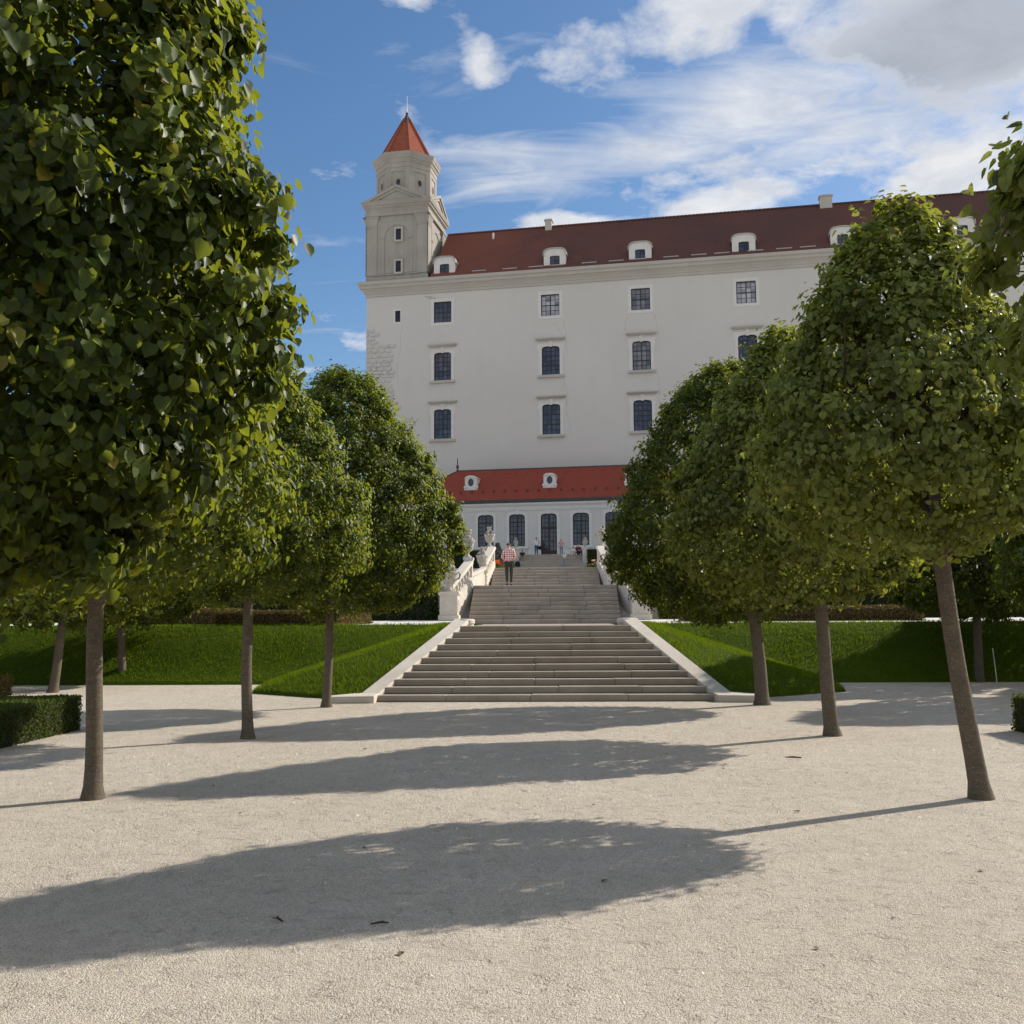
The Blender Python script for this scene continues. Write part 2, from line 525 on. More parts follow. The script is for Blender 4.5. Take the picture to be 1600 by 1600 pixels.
class MB:
    def __init__(s, T=None):
        s.v, s.f, s.T = [], [], T or Matrix.Identity(4)
    def pt(s, p):
        s.v.append(tuple(s.T @ Vector(p)))
        return len(s.v) - 1
    def face(s, pts):
        s.f.append([s.pt(p) for p in pts])
    def box(s, x0, x1, y0, y1, z0, z1):
        i = len(s.v)
        for x in (x0, x1):
            for y in (y0, y1):
                for z in (z0, z1): s.pt((x, y, z))
        for q in ((0, 1, 3, 2), (4, 6, 7, 5), (0, 4, 5, 1), (2, 3, 7, 6), (0, 2, 6, 4), (1, 5, 7, 3)):
            s.f.append([i + k for k in q])
    def hexa(s, lo, hi):
        """lo, hi: 4 points each, same order"""
        i = len(s.v)
        for p in list(lo) + list(hi): s.pt(p)
        s.f.append([i + 3, i + 2, i + 1, i]); s.f.append([i + 4, i + 5, i + 6, i + 7])
        for k in range(4):
            j = (k + 1) % 4
            s.f.append([i + k, i + j, i + 4 + j, i + 4 + k])
    def prism(s, poly, y0, y1):
        """poly: (x, z) outline, extruded along y"""
        n = len(poly); i = len(s.v)
        for y in (y0, y1):
            for x, z in poly: s.pt((x, y, z))
        s.f.append([i + k for k in range(n)]); s.f.append([i + n + k for k in range(n - 1, -1, -1)])
        for k in range(n):
            j = (k + 1) % n
            s.f.append([i + k, i + n + k, i + n + j, i + j])
    def ring(s, inner, outer, y0, y1, closed=True):
        """band between two (x, z) outlines of equal length, from y0 (front) to y1"""
        n = len(inner); i = len(s.v)
        for y in (y0, y1):
            for x, z in inner: s.pt((x, y, z))
            for x, z in outer: s.pt((x, y, z))
        m = n if closed else n - 1
        for k in range(m):
            j = (k + 1) % n
            a, b, c, d = i + k, i + j, i + n + j, i + n + k
            s.f.append([a, b, c, d])
            s.f.append([a + 2 * n, d + 2 * n, c + 2 * n, b + 2 * n])
            s.f.append([a, a + 2 * n, b + 2 * n, b])
            s.f.append([d, c, c + 2 * n, d + 2 * n])
        if not closed:
            for k in (0, n - 1):
                s.f.append([i + k, i + n + k, i + 3 * n + k, i + 2 * n + k])
    def loops(s, rings, closed=True, cap=(False, False)):
        """skin a list of equal-length 3-D point loops"""
        n = len(rings[0]); i = len(s.v)
        for r in rings:
            for p in r: s.pt(p)
        for a in range(len(rings) - 1):
            for k in range(n if closed else n - 1):
                j = (k + 1) % n
                s.f.append([i + a * n + k, i + a * n + j, i + (a + 1) * n + j, i + (a + 1) * n + k])
        if cap[0]: s.f.append([i + k for k in range(n - 1, -1, -1)])
        if cap[1]: s.f.append([i + (len(rings) - 1) * n + k for k in range(n)])
    def lathe(s, prof, n=16, c=(0, 0, 0), sx=1, sy=1, cap=True):
        s.loops([[(c[0] + r * sx * math.cos(2 * math.pi * k / n), c[1] + r * sy * math.sin(2 * math.pi * k / n), c[2] + z) for k in range(n)] for r, z in prof],
                cap=(cap, cap))
    def ngon_sweep(s, n, prof, c=(0, 0), rot=0.0, cap=(True, True)):
        """prof: (apothem, z); n-gon with a flat face to the front"""
        k0 = 1 / math.cos(math.pi / n)
        s.loops([[(c[0] + a * k0 * math.cos(2 * math.pi * (k + .5) / n - math.pi / 2 + rot), c[1] + a * k0 * math.sin(2 * math.pi * (k + .5) / n - math.pi / 2 + rot), z)
                  for k in range(n)] for a, z in prof], cap=cap)
    def tube(s, pts, rad, n=8, cap=True):
        pts = [Vector(p) for p in pts]
        if not hasattr(rad, '__len__'): rad = [rad] * len(pts)
        rings = []
        for i, p in enumerate(pts):
            d = (pts[min(i + 1, len(pts) - 1)] - pts[max(i - 1, 0)]).normalized()
            a = d.cross(Vector((0, 0, 1)) if abs(d.z) < .9 else Vector((0, 1, 0))).normalized()
            b = d.cross(a)
            rings.append([tuple(p + (a * math.cos(2 * math.pi * k / n) + b * math.sin(2 * math.pi * k / n)) * rad[i]) for k in range(n)])
        s.loops(rings, cap=(cap, cap))
    def mesh(s, name, m, shade=False):
        me = bpy.data.meshes.new(name)
        me.from_pydata(s.v, [], s.f)
        me.materials.append(MATS[m])
        if shade: smooth(me)
        return me
    def build(s, name, m, parent=None, loc=None, shade=False):
        return link(name, s.mesh(name, m, shade), parent, loc)

def bevel(o, w=.01, seg=2):
    b = o.modifiers.new('bevel', 'BEVEL')
    b.width = w; b.segments = seg; b.limit_method = 'ANGLE'; b.angle_limit = R(40)
    return o

def arch(x0, x1, z0, z1, rise, n=10):
    """outline from bottom left, up over the arch, to bottom right (corner-rounded when rise is small)"""
    cx, hw = (x0 + x1) / 2, (x1 - x0) / 2
    pts = [(x0, z0)]
    for k in range(n + 1):
        a = math.pi * (1 - k / n)
        c, s_ = math.cos(a), math.sin(a)
        e = .62
        pts.append((cx + hw * math.copysign(abs(c) ** e, c), z1 - rise + rise * abs(s_) ** e))
    pts.append((x1, z0))
    return pts

def wall(mb, x0, x1, z0, z1, y, openings, depth):
    """flat wall face at y with real openings (xa, xb, za, zb) and reveals"""
    xs = sorted({x0, x1, *[o[0] for o in openings], *[o[1] for o in openings]})
    zs = sorted({z0, z1, *[o[2] for o in openings], *[o[3] for o in openings]})
    for a, b in zip(xs, xs[1:]):
        for c, d in zip(zs, zs[1:]):
            mx, mz = (a + b) / 2, (c + d) / 2
            if any(o[0] < mx < o[1] and o[2] < mz < o[3] for o in openings): continue
            mb.face([(a, y, c), (b, y, c), (b, y, d), (a, y, d)])
    for a, b, c, d in openings:
        mb.face([(a, y, c), (a, y, d), (a, y + depth, d), (a, y + depth, c)])
        mb.face([(b, y, c), (b, y + depth, c), (b, y + depth, d), (b, y, d)])
        mb.face([(a, y, d), (b, y, d), (b, y + depth, d), (a, y + depth, d)])
        mb.face([(a, y, c), (a, y + depth, c), (b, y + depth, c), (b, y, c)])

def sash(mb, x0, x1, z0, z1, rise, y, cols, rows, thick_rows, bar=.035, main=.085, rim=.07):
    """window woodwork: rim, a heavy centre post, heavy transoms, thin glazing bars"""
    o = arch(x0, x1, z0, z1, rise)
    cx, cz = (x0 + x1) / 2, (z0 + z1) / 2
    i = arch(x0 + rim, x1 - rim, z0 + rim, z1 - rim, max(rise - rim * .4, .01))
    mb.ring(i, o, y, y + .06)
    w, h = x1 - x0, z1 - z0
    def top(x):
        t = min(1, abs(x - cx) / (w / 2))
        return z1 - rise + rise * (1 - t ** 2.4) ** .5 - .02
    for k in range(1, cols):
        x = x0 + w * k / cols
        b = main if k * 2 == cols else bar
        mb.box(x - b / 2, x + b / 2, y + (.002 if b == main else .012), y + .045, z0 + rim * .5, top(x))
    for k in range(1, rows):
        z = z0 + h * k / rows
        b = main if k in thick_rows else bar
        mb.box(x0 + .02, x1 - .02, y + (.004 if b == main else .015), y + .043, z - b / 2, z + b / 2)

# ------------------------------------------------------------------ ground and terraces
def fT1(Y): return 1.43 + max(0, Y - 24.5) * .0075
STAIR1 = dict(y0=20.15, t=.365, h=.13, n=11)
def sheet(name, x0, x1, prof, m):
    """level-in-x sheet along a (y, z) profile"""
    me = bpy.data.meshes.new(name)
    v, f = [], []
    for y, z in prof: v += [(x0, y, z), (x1, y, z)]
    for k in range(len(prof) - 1): f.append((2 * k, 2 * k + 1, 2 * k + 3, 2 * k + 2))
    me.from_pydata(v, [], f)
    me.materials.append(MATS[m])
    return tag(link(name, me), kind='structure')
sheet('ground', -2500, 2500, [(-2500, 0), (26.2, 0)], 'gravel')
sheet('terrain', -2500, 2500, [(25.9, -.3), (27.9, 1.395), (28.0, 1.40)], 'lawn')
for xa, xb in ((-400, -2.84), (2.62, 400)):
    sheet('terrace_path', xa, xb, [(27.98, 1.402), (36, 1.47), (41.0, 1.53)], 'pale_path')
sheet('upper_terrace', -400, 400, [(40.98, .5), (41.0, 2.872), (48.36, 2.9), (48.38, 3.915), (86.6, 5.49)], 'pale_path')
sheet('castle_terrace', -2500, 2500, [(86.6, 4), (86.62, 6.835), (100, 7.0), (2500, 7.0)], 'pale_path')

def lawn_height(X, Y):
    a = np.abs(X)
    main = np.clip((Y - 25.35) / 2.5, 0, 1)
    main = main * main * (3 - 2 * main) * .55 + main * .45
    main = main * 1.41
    # spur beside the stairs: front face and outer face meet in a ridge
    def plane(p, q, r, X_, Y_):
        p, q, r = map(Vector, (p, q, r))
        n = (q - p).cross(r - p)
        return p.z - (n.x * (X_ - p.x) + n.y * (Y_ - p.y)) / n.z
    A, B, C_ = (3.75, 20.35, 0), (6.5, 22.4, 0), (2.3, 24.45, 1.42)
    front = plane(A, B, C_, a, Y)
    side = plane(B, C_, (7.0, 25.3, 0), a, Y)
    sp = np.minimum(np.minimum(front, side), 1.415)
    return np.maximum(main, sp)
def make_lawn(sign, name):
    nx, ny = 240, 90
    xs = 1.7 + (np.linspace(0, 1, nx) ** 1.7) * 43
    ys = np.linspace(20.2, 28.02, ny)
    X, Y = np.meshgrid(xs, ys)
    Z = lawn_height(X, Y)
    nz = .03 * np.sin(X * 1.3 + 2) * np.sin(Y * 1.9 + 1) + .02 * np.sin(X * 3.1 + sign) * np.cos(Y * 2.7)
    Z = np.where(Z > .03, Z + .03 + nz * np.clip(Z, 0, .5) * np.clip((28 - Y), 0, 1), -.12)
    # hidden underneath the staircase block
    ins = X < 3.5 - np.clip((Y - 20.4) / 4.0, 0, 1) * 1.4
    Z = np.where(ins & (Y < 24.6), np.minimum(Z, np.clip((Y - 21) / .365 * .13 - .2, -.12, 1.25)), Z)
    v = np.stack([X * sign, Y, Z], -1).reshape(-1, 3)
    idx = np.arange(nx * ny).reshape(ny, nx)
    f = np.stack([idx[:-1, :-1], idx[:-1, 1:], idx[1:, 1:], idx[1:, :-1]], -1).reshape(-1, 4)
    me = bpy.data.meshes.new(name)
    me.from_pydata(v.tolist(), [], f.tolist())
    me.materials.append(MATS['lawn'])
    smooth(me)
    tag(link(name, me), kind='structure')
make_lawn(-1, 'lawn')
make_lawn(1, 'lawn')

def tri_soup(name, V, Fc, tint, m, parent=None, loc=None, nv_tint_faces=None):
    """V (n,k,3): pieces of k vertices; Fc: faces per piece as index lists; tint (n,)"""
    n, k, _ = V.shape
    me = bpy.data.meshes.new(name)
    sizes = np.array([len(f) for f in Fc])
    flat = np.concatenate([np.array(f) for f in Fc])
    loops_n = len(flat)
    me.vertices.add(n * k)
    me.vertices.foreach_set('co', V.astype(np.float32).ravel())
    li = (flat[None, :] + (np.arange(n) * k)[:, None]).ravel()
    me.loops.add(len(li))
    me.loops.foreach_set('vertex_index', li.astype(np.int32))
    starts = np.concatenate([[0], np.cumsum(sizes)[:-1]])
    st = (starts[None, :] + (np.arange(n) * loops_n)[:, None]).ravel()
    me.polygons.add(n * len(Fc))
    me.polygons.foreach_set('loop_start', st.astype(np.int32))
    me.polygons.foreach_set('loop_total', np.tile(sizes, n).astype(np.int32))
    at = me.attributes.new('tint', 'FLOAT', 'FACE')
    at.data.foreach_set('value', np.repeat(tint, len(Fc)).astype(np.float32))
    me.update(calc_edges=True)
    me.validate()
    me.materials.append(MATS[m])
    return link(name, me, parent, loc) if name else me

# grass blades on the slopes
def make_grass():
    n = 300000
    X = rng.uniform(2.0, 26, n) * rng.choice([-1, 1], n)
    Y = rng.uniform(20.3, 28.1, n)
    Z = lawn_height(X, Y)
    inner = np.abs(X) > (3.95 - np.clip((Y - 20.3) / 4.1, 0, 1) * 1.75)
    k = (Z > .035) & inner & ((Y > 24.7) | (np.abs(X) < 6.9))
    X, Y, Z = X[k], Y[k], Z[k]
    n = len(X)
    a = rng.uniform(0, 2 * np.pi, n)
    h = rng.uniform(.035, .085, n)
    w = rng.uniform(.006, .013, n)
    lean = rng.normal(0, .03, (n, 2))
    V = np.zeros((n, 3, 3))
    V[:, 0] = np.stack([X - np.cos(a) * w, Y - np.sin(a) * w, Z - .01], -1)
    V[:, 1] = np.stack([X + np.cos(a) * w, Y + np.sin(a) * w, Z - .01], -1)
    V[:, 2] = np.stack([X + lean[:, 0], Y + lean[:, 1], Z + .03 + h], -1)
    t = np.clip(rng.normal(.42, .2, n) + .22 * np.sin(X * 1.7 + 1.3 * np.sin(Y * 2.1)) * np.sin(Y * 1.4 + X * .6) + .12 * np.sin(X * 6.1 + Y * 3.3), 0, 1)
    o = tri_soup('grass', V, [(0, 1, 2)], t, 'grass_blade')
    tag(o, 'short mown green grass on the banks either side of the stairs', 'grass', kind='stuff')
make_grass()

# loose stones on the gravel nearest the camera
def make_pebbles():
    n = 60000
    Y = 3.9 * (15.0 / 3.9) ** rng.uniform(0, 1, n)
    X = .16 - Y * .04 + rng.uniform(-.56, .56, n) * (Y + .3)
    s = rng.uniform(.0015, .0040, n) * (1 + (rng.uniform(0, 1, n) > .985) * 1.3) * np.clip(Y / 6, 1, 2.0)
    a = rng.uniform(0, 6.28, n)
    dirs = np.array([(1, 0, 0), (0, 1, 0), (-1, 0, 0), (0, -1, 0), (0, 0, 1)], float)
    V = np.zeros((n, 5, 3))
    for k in range(5):
        d = dirs[k] * (1 + rng.normal(0, .25, (n, 1)))
        V[:, k, 0] = X + (d[:, 0] * np.cos(a) - d[:, 1] * np.sin(a)) * s * 1.25
        V[:, k, 1] = Y + (d[:, 0] * np.sin(a) + d[:, 1] * np.cos(a)) * s
        V[:, k, 2] = d[:, 2] * s * .9 - s * .12
    o = tri_soup('gravel', V, [(0, 1, 4), (1, 2, 4), (2, 3, 4), (3, 0, 4)], rng.uniform(0, 1, n), 'pebble')
    tag(o, 'loose pale gravel grains lying over the forecourt', 'gravel', kind='stuff')
make_pebbles()

# ------------------------------------------------------------------ castle
CA = R(-9.0)
castle = empty('castle', (-.07, 91.0, 7.0), CA, label='big white castle with a red tiled roof and pointed corner tower', cat='castle')
WY = 10.0                      # the long wall stands 10 m behind the low building
COLS = [-12.5, -1.25, 7.85, 18.1, 27.4, 38.2, 48.5, 58.5]
W_TOP, Z_TOP = .955, (24.85, 27.1)
ZB, ZC = (18.78, 21.74), (12.7, 15.8)
def castle_wall():
    op = []
    for x in COLS:
        op.append((x - W_TOP, x + W_TOP, *Z_TOP))
        op.append((x - .93, x + .93, *ZB)); op.append((x - .93, x + .93, *ZC))
    op.append((-17.64, -17.02, 25.2, 26.45))
    m = MB()
    wall(m, -20.75, 75, -1, 28.6, WY, op, .34)
    m.face([(-20.75, WY, -1), (-20.75, WY, 28.6), (-20.75, 42, 28.6), (-20.75, 42, -1)])
    m.face([(75, WY, -1), (75, 42, -1), (75, 42, 28.6), (75, WY, 28.6)])
    m.face([(-20.75, 42, -1), (-20.75, 42, 28.6), (75, 42, 28.6), (75, 42, -1)])
    m.face([(-20.75, WY, 28.6), (75, WY, 28.6), (75, 42, 28.6), (-20.75, 42, 28.6)])
    m.build('wall', 'white_plaster', castle)
castle_wall()
def castle_window(kind, pane='dark_glass'):
    """centred at x = 0, z from the sill; front of the wall at y = 0"""
    s_ = MB(); f_ = MB(); p_ = MB(); parts = []
    if kind == 'square':
        h, hw, rise = Z_TOP[1] - Z_TOP[0], W_TOP, .012
    elif kind == 'small':
        h, hw, rise = 1.25, .31, .012
    else:
        h, hw = (ZB[1] - ZB[0]) if kind == 'arch' else (ZC[1] - ZC[0]), .93
        rise = .34
    inner = arch(-hw + .02, hw - .02, .02, h - .02, rise)
    b = .3 if kind != 'small' else .17
    outer = [(x * (hw + b) / hw, -b if z < .03 else (h + b if z > h - rise - .03 else z)) for x, z in inner]
    outer = []
    for x, z in inner:
        ox = math.copysign(hw + b, x) if abs(x) > hw * .8 else x * (hw + b) / hw
        outer.append((ox, -(b if kind in ('square', 'small') else .02) if z < .05 else (h + b if z > h - rise - .021 else z)))
    s_.ring(inner, outer, -.035, .02)
    if kind in ('arch', 'tall'):
        inn2 = arch(-hw + .02, hw - .02, .02, h - .02, rise)
        out2 = arch(-hw, hw, 0, h + .01, .02)
        s_.ring(inn2, out2, .02, .1)
        # keystone
        s_.prism([(-.13, h - .1), (.13, h - .1), (.2, h + .52), (-.2, h + .52)], -.075, .0)
        s_.box(-hw - .42, -hw - .3, -.03, .01, h - .5, h + .3)
        s_.box(hw + .3, hw + .42, -.03, .01, h - .5, h + .3)
    w = s_.build('window', 'weathered_plaster' if pane == 'black_glass' else 'trim_white', None)
    if kind == 'square': sash(f_, -hw + .02, hw - .02, .02, h - .02, rise, .15, 4, 4, (2,))
    elif kind == 'small': sash(f_, -hw + .02, hw - .02, .02, h - .02, rise, .15, 2, 4, (), .025, .03, .05)
    else: sash(f_, -hw + .02, hw - .02, .02, h - .02, rise, .15, 4, 6, (2, 4))
    f_.build('frame', 'window_frame', w)
    p_.box(-hw, hw, .2, .22, 0, h)
    p_.build('pane', pane if kind != 'small' else 'black_glass', w)
    if kind in ('arch', 'tall'):
        q = MB(); q.box(-hw - .42, hw + .42, -.24, .0, -.3, -.14); q.box(-hw - .3, hw + .3, -.16, .0, -.14, -.021)
        q.build('sill', 'weathered_plaster', w)
        q = MB()
        z = h + .52
        q.hexa([(-hw - .38, -.1, z), (hw + .38, -.1, z), (hw + .38, .0, z), (-hw - .38, .0, z)],
               [(-hw - .55, -.34, z + .16), (hw + .55, -.34, z + .16), (hw + .55, 0, z + .16), (-hw - .55, 0, z + .16)])
        q.box(-hw - .58, hw + .58, -.37, 0, z + .162, z + .26)
        q.build('hood', 'weathered_plaster', w)
    return w
protos = {}
def put_window(kind, x, z, pane='dark_glass'):
    key = (kind, pane)
    if key not in protos:
        o = castle_window(kind, pane); protos[key] = o
    else:
        o = copy_tree(protos[key])
    o.parent = castle
    o.location = (x, WY, z)
for i, x in enumerate(COLS):
    put_window('square', x, Z_TOP[0], ('dark_glass', 'pale_reflect_glass', 'mid_glass', 'pale_reflect_glass')[i] if i < 4 else 'mid_glass')
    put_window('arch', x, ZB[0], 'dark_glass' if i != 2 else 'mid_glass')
    put_window('tall', x, ZC[0], 'dark_glass')
put_window('small', -17.33, 25.2)

def quoins():
    rows = [(298, [(97, 200)]), (348, [(97, 125), (148, 255)]), (400, [(97, 200)]), (445, [(97, 127), (147, 240)]), (500, [(97, 190), (207, 280), (300, 380), (392, 455)]),
            (560, [(97, 150), (168, 240), (255, 325), (345, 400)]), (620, [(97, 165), (180, 265), (275, 365), (388, 435)]), (680, [(97, 132), (150, 228), (242, 320), (338, 420)]),
            (730, [(97, 185), (200, 285), (300, 395)]), (778, [(97, 148), (165, 228), (240, 315), (325, 412)]), (826, [(97, 178), (192, 288), (303, 360), (378, 450)]),
            (868, [(97, 145), (160, 265), (280, 372), (388, 435)]), (928, [(97, 180), (195, 245), (262, 328), (345, 392)]), (990, [(97, 160), (178, 235), (250, 305), (325, 418)]),
            (1048, [(97, 135), (148, 242), (260, 355), (372, 435)]), (1103, [(97, 190), (210, 270), (288, 322), (340, 443)]), (1155, [(97, 140), (158, 240), (285, 415)]),
            (1205, [(97, 180), (205, 290), (310, 400), (420, 488)]), (1260, [(97, 150), (170, 300), (330, 430), (450, 525)]), (1330, [(97, 210), (240, 330), (370, 470)]), (1400, [(97, 180), (220, 340), (615, 675)])]
    u_ = MB(); u_.hexa([(-.5, 0, -.5), (.5, 0, -.5), (.5, 0, .5), (-.5, 0, .5)], [(-.47, -1, -.44), (.47, -1, -.44), (.47, -1, .44), (-.47, -1, .44)])
    me = u_.mesh('quoin_stone', 'quoin_stone')
    for cy, bl in rows:
        zc = 31.25 - (cy - 320) / 8 * .0685 - 7.0
        for a, b in bl:
            xa, xb = -20.75 + (a - 97) / 8 * .0705, -20.75 + (b - 97) / 8 * .0705
            o = link('quoin_stone', me, castle)
            o.location = ((xa + xb) / 2, WY - .001, zc - (a - 97) * .0001)
            o.scale = ((xb - xa), .07 + random.random() * .05, .33 + random.uniform(-.05, .05))
quoins()

def rect_sweep(mb, x0, x1, y0, y1, prof):
    """profile (out, z) swept round a rectangle"""
    mb.loops([[(x0 - o, y0 - o, z), (x1 + o, y0 - o, z), (x1 + o, y1 + o, z), (x0 - o, y1 + o, z)] for o, z in prof], cap=(False, True))
m = MB()
rect_sweep(m, -20.75, 75, WY, 42, [(.0, 28.05), (.12, 28.05), (.12, 28.3), (.2, 28.36), (.2, 28.5), (.42, 28.75), (.62, 28.85), (.62, 29.12), (.78, 29.2), (.84, 29.42), (.84, 29.5), (.0, 29.56)])
m.build('cornice', 'weathered_plaster', castle)

# main roof
EY, EZ, RY, RZ, RX0 = 9.35, 29.45, 15.75, 36.42, -13.75
m = MB()
m.face([(RX0, EY, EZ), (76, EY, EZ), (76, RY, RZ), (RX0 + .3, RY, RZ)])
m.face([(RX0 + .3, RY, RZ), (76, RY, RZ), (76, 22.2, EZ), (RX0, 22.2, EZ)])
m.face([(RX0, EY, EZ), (RX0 + .3, RY, RZ), (RX0, 22.2, EZ)])
m.face([(76, EY, EZ), (76, 22.2, EZ), (76, RY, RZ)])
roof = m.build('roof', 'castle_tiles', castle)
m = MB()
for k in range(220):
    x = RX0 + .3 + k * .4
    m.loops([[(x + (0 if e == 0 else .38), RY + .16 * math.cos(a), RZ - .02 + (.15 + .03 * e) * math.sin(a)) for a in (0, .8, 1.57, 2.34, 3.14)] for e in (0, 1)], closed=False)
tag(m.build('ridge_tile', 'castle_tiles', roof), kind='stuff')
for x in (26.5, -2.2, 60):
    m = MB(); w_, h_ = (.6, .72) if x > 0 else (.35, .55)
    m.box(x - w_, x + w_, RY - .5, RY + .5, RZ - .8, RZ + h_)
    m.box(x - w_ - .09, x + w_ + .09, RY - .59, RY + .59, RZ + h_, RZ + h_ + .12)
    m.box(x - w_ * .7, x + w_ * .7, RY - .35, RY + .35, RZ + h_ + .12, RZ + h_ + .25)
    m.build('chimney', 'weathered_plaster', roof)
gm = MB(); gm.box(-.75, .75, -.03, .03, -.05, .05); gme = gm.mesh('snow_guard', 'guard_grey')
for k in range(22):
    o = link('snow_guard', gme, roof); o.location = (-8.6 + k * 2.72 + (.5 if k % 3 else 0), EY + .55, EZ + .62)
m = MB(); m.tube([(-8.1, 14.6, 35.1), (-8.1, 14.5, 35.75)], .12, 8); m.build('roof_vent', 'trim_white', roof)

def dormer():
    y = 9.95
    z0, hw, h = 29.72, 1.12, 2.12
    d = MB()
    o = arch(-hw, hw, 0, h, .75, 14)
    i = arch(-.5, .5, .05, 1.35, .14, 14)
    d.ring(i, o, 0, .2)
    # cheeks and curved top run back into the roof
    d.loops([[(x, .2, z) for x, z in o], [(x, 3.4, z) for x, z in o]], closed=False)
    b = d.build('dormer', 'trim_white', castle)
    r_ = MB()
    oo = arch(-hw - .1, hw + .1, h - .78, h + .07, .8, 14)[1:-1]
    r_.loops([[(x, -.1, z) for x, z in oo], [(x, 3.6, z) for x, z in oo]], closed=False)
    ii = arch(-hw - .02, hw + .02, h - .78, h - .02, .75, 14)[1:-1]
    r_.loops([[(x, -.1, z) for x, z in ii], [(x, -.1, z) for x, z in oo]], closed=False)
    r_.build('dormer_roof', 'weathered_plaster', b)
    f_ = MB(); sash(f_, -.5, .5, .05, 1.35, .14, .08, 2, 3, (), .03, .07, .06)
    f_.build('frame', 'window_frame', b)
    p_ = MB(); p_.box(-.52, .52, .13, .15, .0, 1.38); p_.build('pane', 'dark_glass', b)
    l_ = MB(); l_.box(-.6, .6, -.25, .1, -.06, .045); l_.build('sill', 'lead_cap', b)
    b.location = (0, y, z0)
    return b
d0 = dormer()
for i, x in enumerate((-12.3, -.73, 7.9, 18.0, 27.3, 38.1, 48.4, 58.4)):
    o = d0 if i == 0 else copy_tree(d0)
    o.location.x = x; o.parent = castle

# corner tower
TC = (-17.46, WY + 3.3)
HT = 3.29
def tower():
    def face_T(k):
        return Matrix.Translation((TC[0], TC[1], 0)) @ Matrix.Rotation(k * math.pi / 2, 4, 'Z')
    m = MB()
    m.ngon_sweep(4, [(HT + .1, 29.3), (HT + .1, 30.15), (HT, 30.25), (HT, 37.9)], TC)
    m.build('tower_shaft', 'tower_plaster', castle)
    rel = MB()
    for k in range(4):
        rel.T = face_T(k)
        yf = -HT
        # corner pilasters with flared capitals
        for sx in (-1, 1):
            x0, x1 = sorted((sx * (HT + .12), sx * (HT - 1.12)))
            rel.box(x0, x1, yf - .12, yf + .02, 30.35, 35.8)
            rel.hexa([(x0 - .04, yf - .16, 35.55), (x1 + .04, yf - .16, 35.55), (x1 + .04, yf, 35.55), (x0 - .04, yf, 35.55)],
                     [(x0 - .04, yf - .16, 35.68), (x1 + .04, yf - .16, 35.68), (x1 + .04, yf, 35.68), (x0 - .04, yf, 35.68)])
            rel.hexa([(x0, yf - .13, 35.8), (x1, yf - .13, 35.8), (x1, yf, 35.8), (x0, yf, 35.8)],
                     [(x0 - .2, yf - .32, 36.5), (x1 + .2, yf - .32, 36.5), (x1 + .2, yf, 36.5), (x0 - .2, yf, 36.5)])
            rel.box(x0 - .24, x1 + .24, yf - .36, yf, 36.502, 36.66)
        # plate with arched niche
        n_ = 16
        inn = [(-1.37, 30.6)] + [(-1.37 * math.cos(math.pi * t / n_), 34.35 + 1.37 * math.sin(math.pi * t / n_)) for t in range(n_ + 1)] + [(1.37, 30.6)]
        out = [(-1.75, 30.5)] + [(max(-1.75, min(1.75, -1.9 * math.cos(math.pi * t / n_))), 36.05 if 1 < t < n_ - 1 else 34.35) for t in range(n_ + 1)] + [(1.75, 30.5)]
        rel.ring(inn, out, yf - .075, yf + .02)
        rel.box(-2.22, -1.76, yf - .04, yf + .02, 30.5, 36.3); rel.box(1.76, 2.22, yf - .04, yf + .02, 30.5, 36.3)
        rel.box(-1.74, -1.3, yf - .13, yf, 34.2, 34.36); rel.box(1.3, 1.74, yf - .13, yf, 34.2, 34.36)
        rel.box(-2.3, 2.3, yf - .14, yf, 30.3, 30.42)
        # pediment: raking cornice round a sunk field
        a, zb, za = HT + .55, 38.18, 39.95
        tri_o = [(-a, zb), (0, za), (a, zb)]
        tri_i = [(-a + 1.75, zb + .2), (0, za - .62), (a - 1.75, zb + .2)]
        tri_m = [(-a + .9, zb + .1), (0, za - .3), (a - .9, zb + .1)]
        rel.ring(tri_m, tri_o, yf - .55, yf + .1)
        rel.ring(tri_i, tri_m, yf - .42, yf + .1)
        rel.prism([(-a + .3, zb), (0, za - .1), (a - .3, zb)], yf - .3, 0)
    rel.build('tower_relief', 'tower_plaster', castle)
    m = MB()
    m.ngon_sweep(4, [(HT + .05, 36.75), (HT + .22, 36.75), (HT + .22, 37.1), (HT + .12, 37.14), (HT + .12, 37.4), (HT + .26, 37.6), (HT + .34, 37.62), (HT + .34, 37.8), (HT + .46, 37.88), (HT + .55, 38.17), (.5, 38.2)], TC)
    m.build('tower_cornice', 'tower_plaster', castle)
    # eight-sided drum
    A = 2.95
    m = MB()
    m.ngon_sweep(8, [(A, 38.1), (A, 42.4)], TC)
    m.build('drum', 'tower_plaster', castle)
    rel = MB(); hole = MB()
    fw_ = A * math.tan(math.pi / 8)
    for k in range(8):
        rel.T = Matrix.Translation((TC[0], TC[1], 0)) @ Matrix.Rotation(k * math.pi / 4, 4, 'Z')
        rel.ring([(-.74, 38.6), (-.74, 41.7), (.74, 41.7), (.74, 38.6)], [(-fw_ - .03, 38.3), (-fw_ - .03, 42.3), (fw_ + .03, 42.3), (fw_ + .03, 38.3)], -A - .075, -A + .05)
        ov = [(.3 * math.cos(t * math.pi / 8), 40.55 + .44 * math.sin(t * math.pi / 8)) for t in range(16)]
        oi = [(.23 * math.cos(t * math.pi / 8), 40.55 + .36 * math.sin(t * math.pi / 8)) for t in range(16)]
        rel.ring(oi, ov, -A - .05, -A + .02)
        w = MB(rel.T); w.prism(oi, -A - .012, -A + .05)
        w.build('oculus', 'black_glass', castle)
    rel.build('drum_panel', 'tower_plaster', castle)
    m = MB()
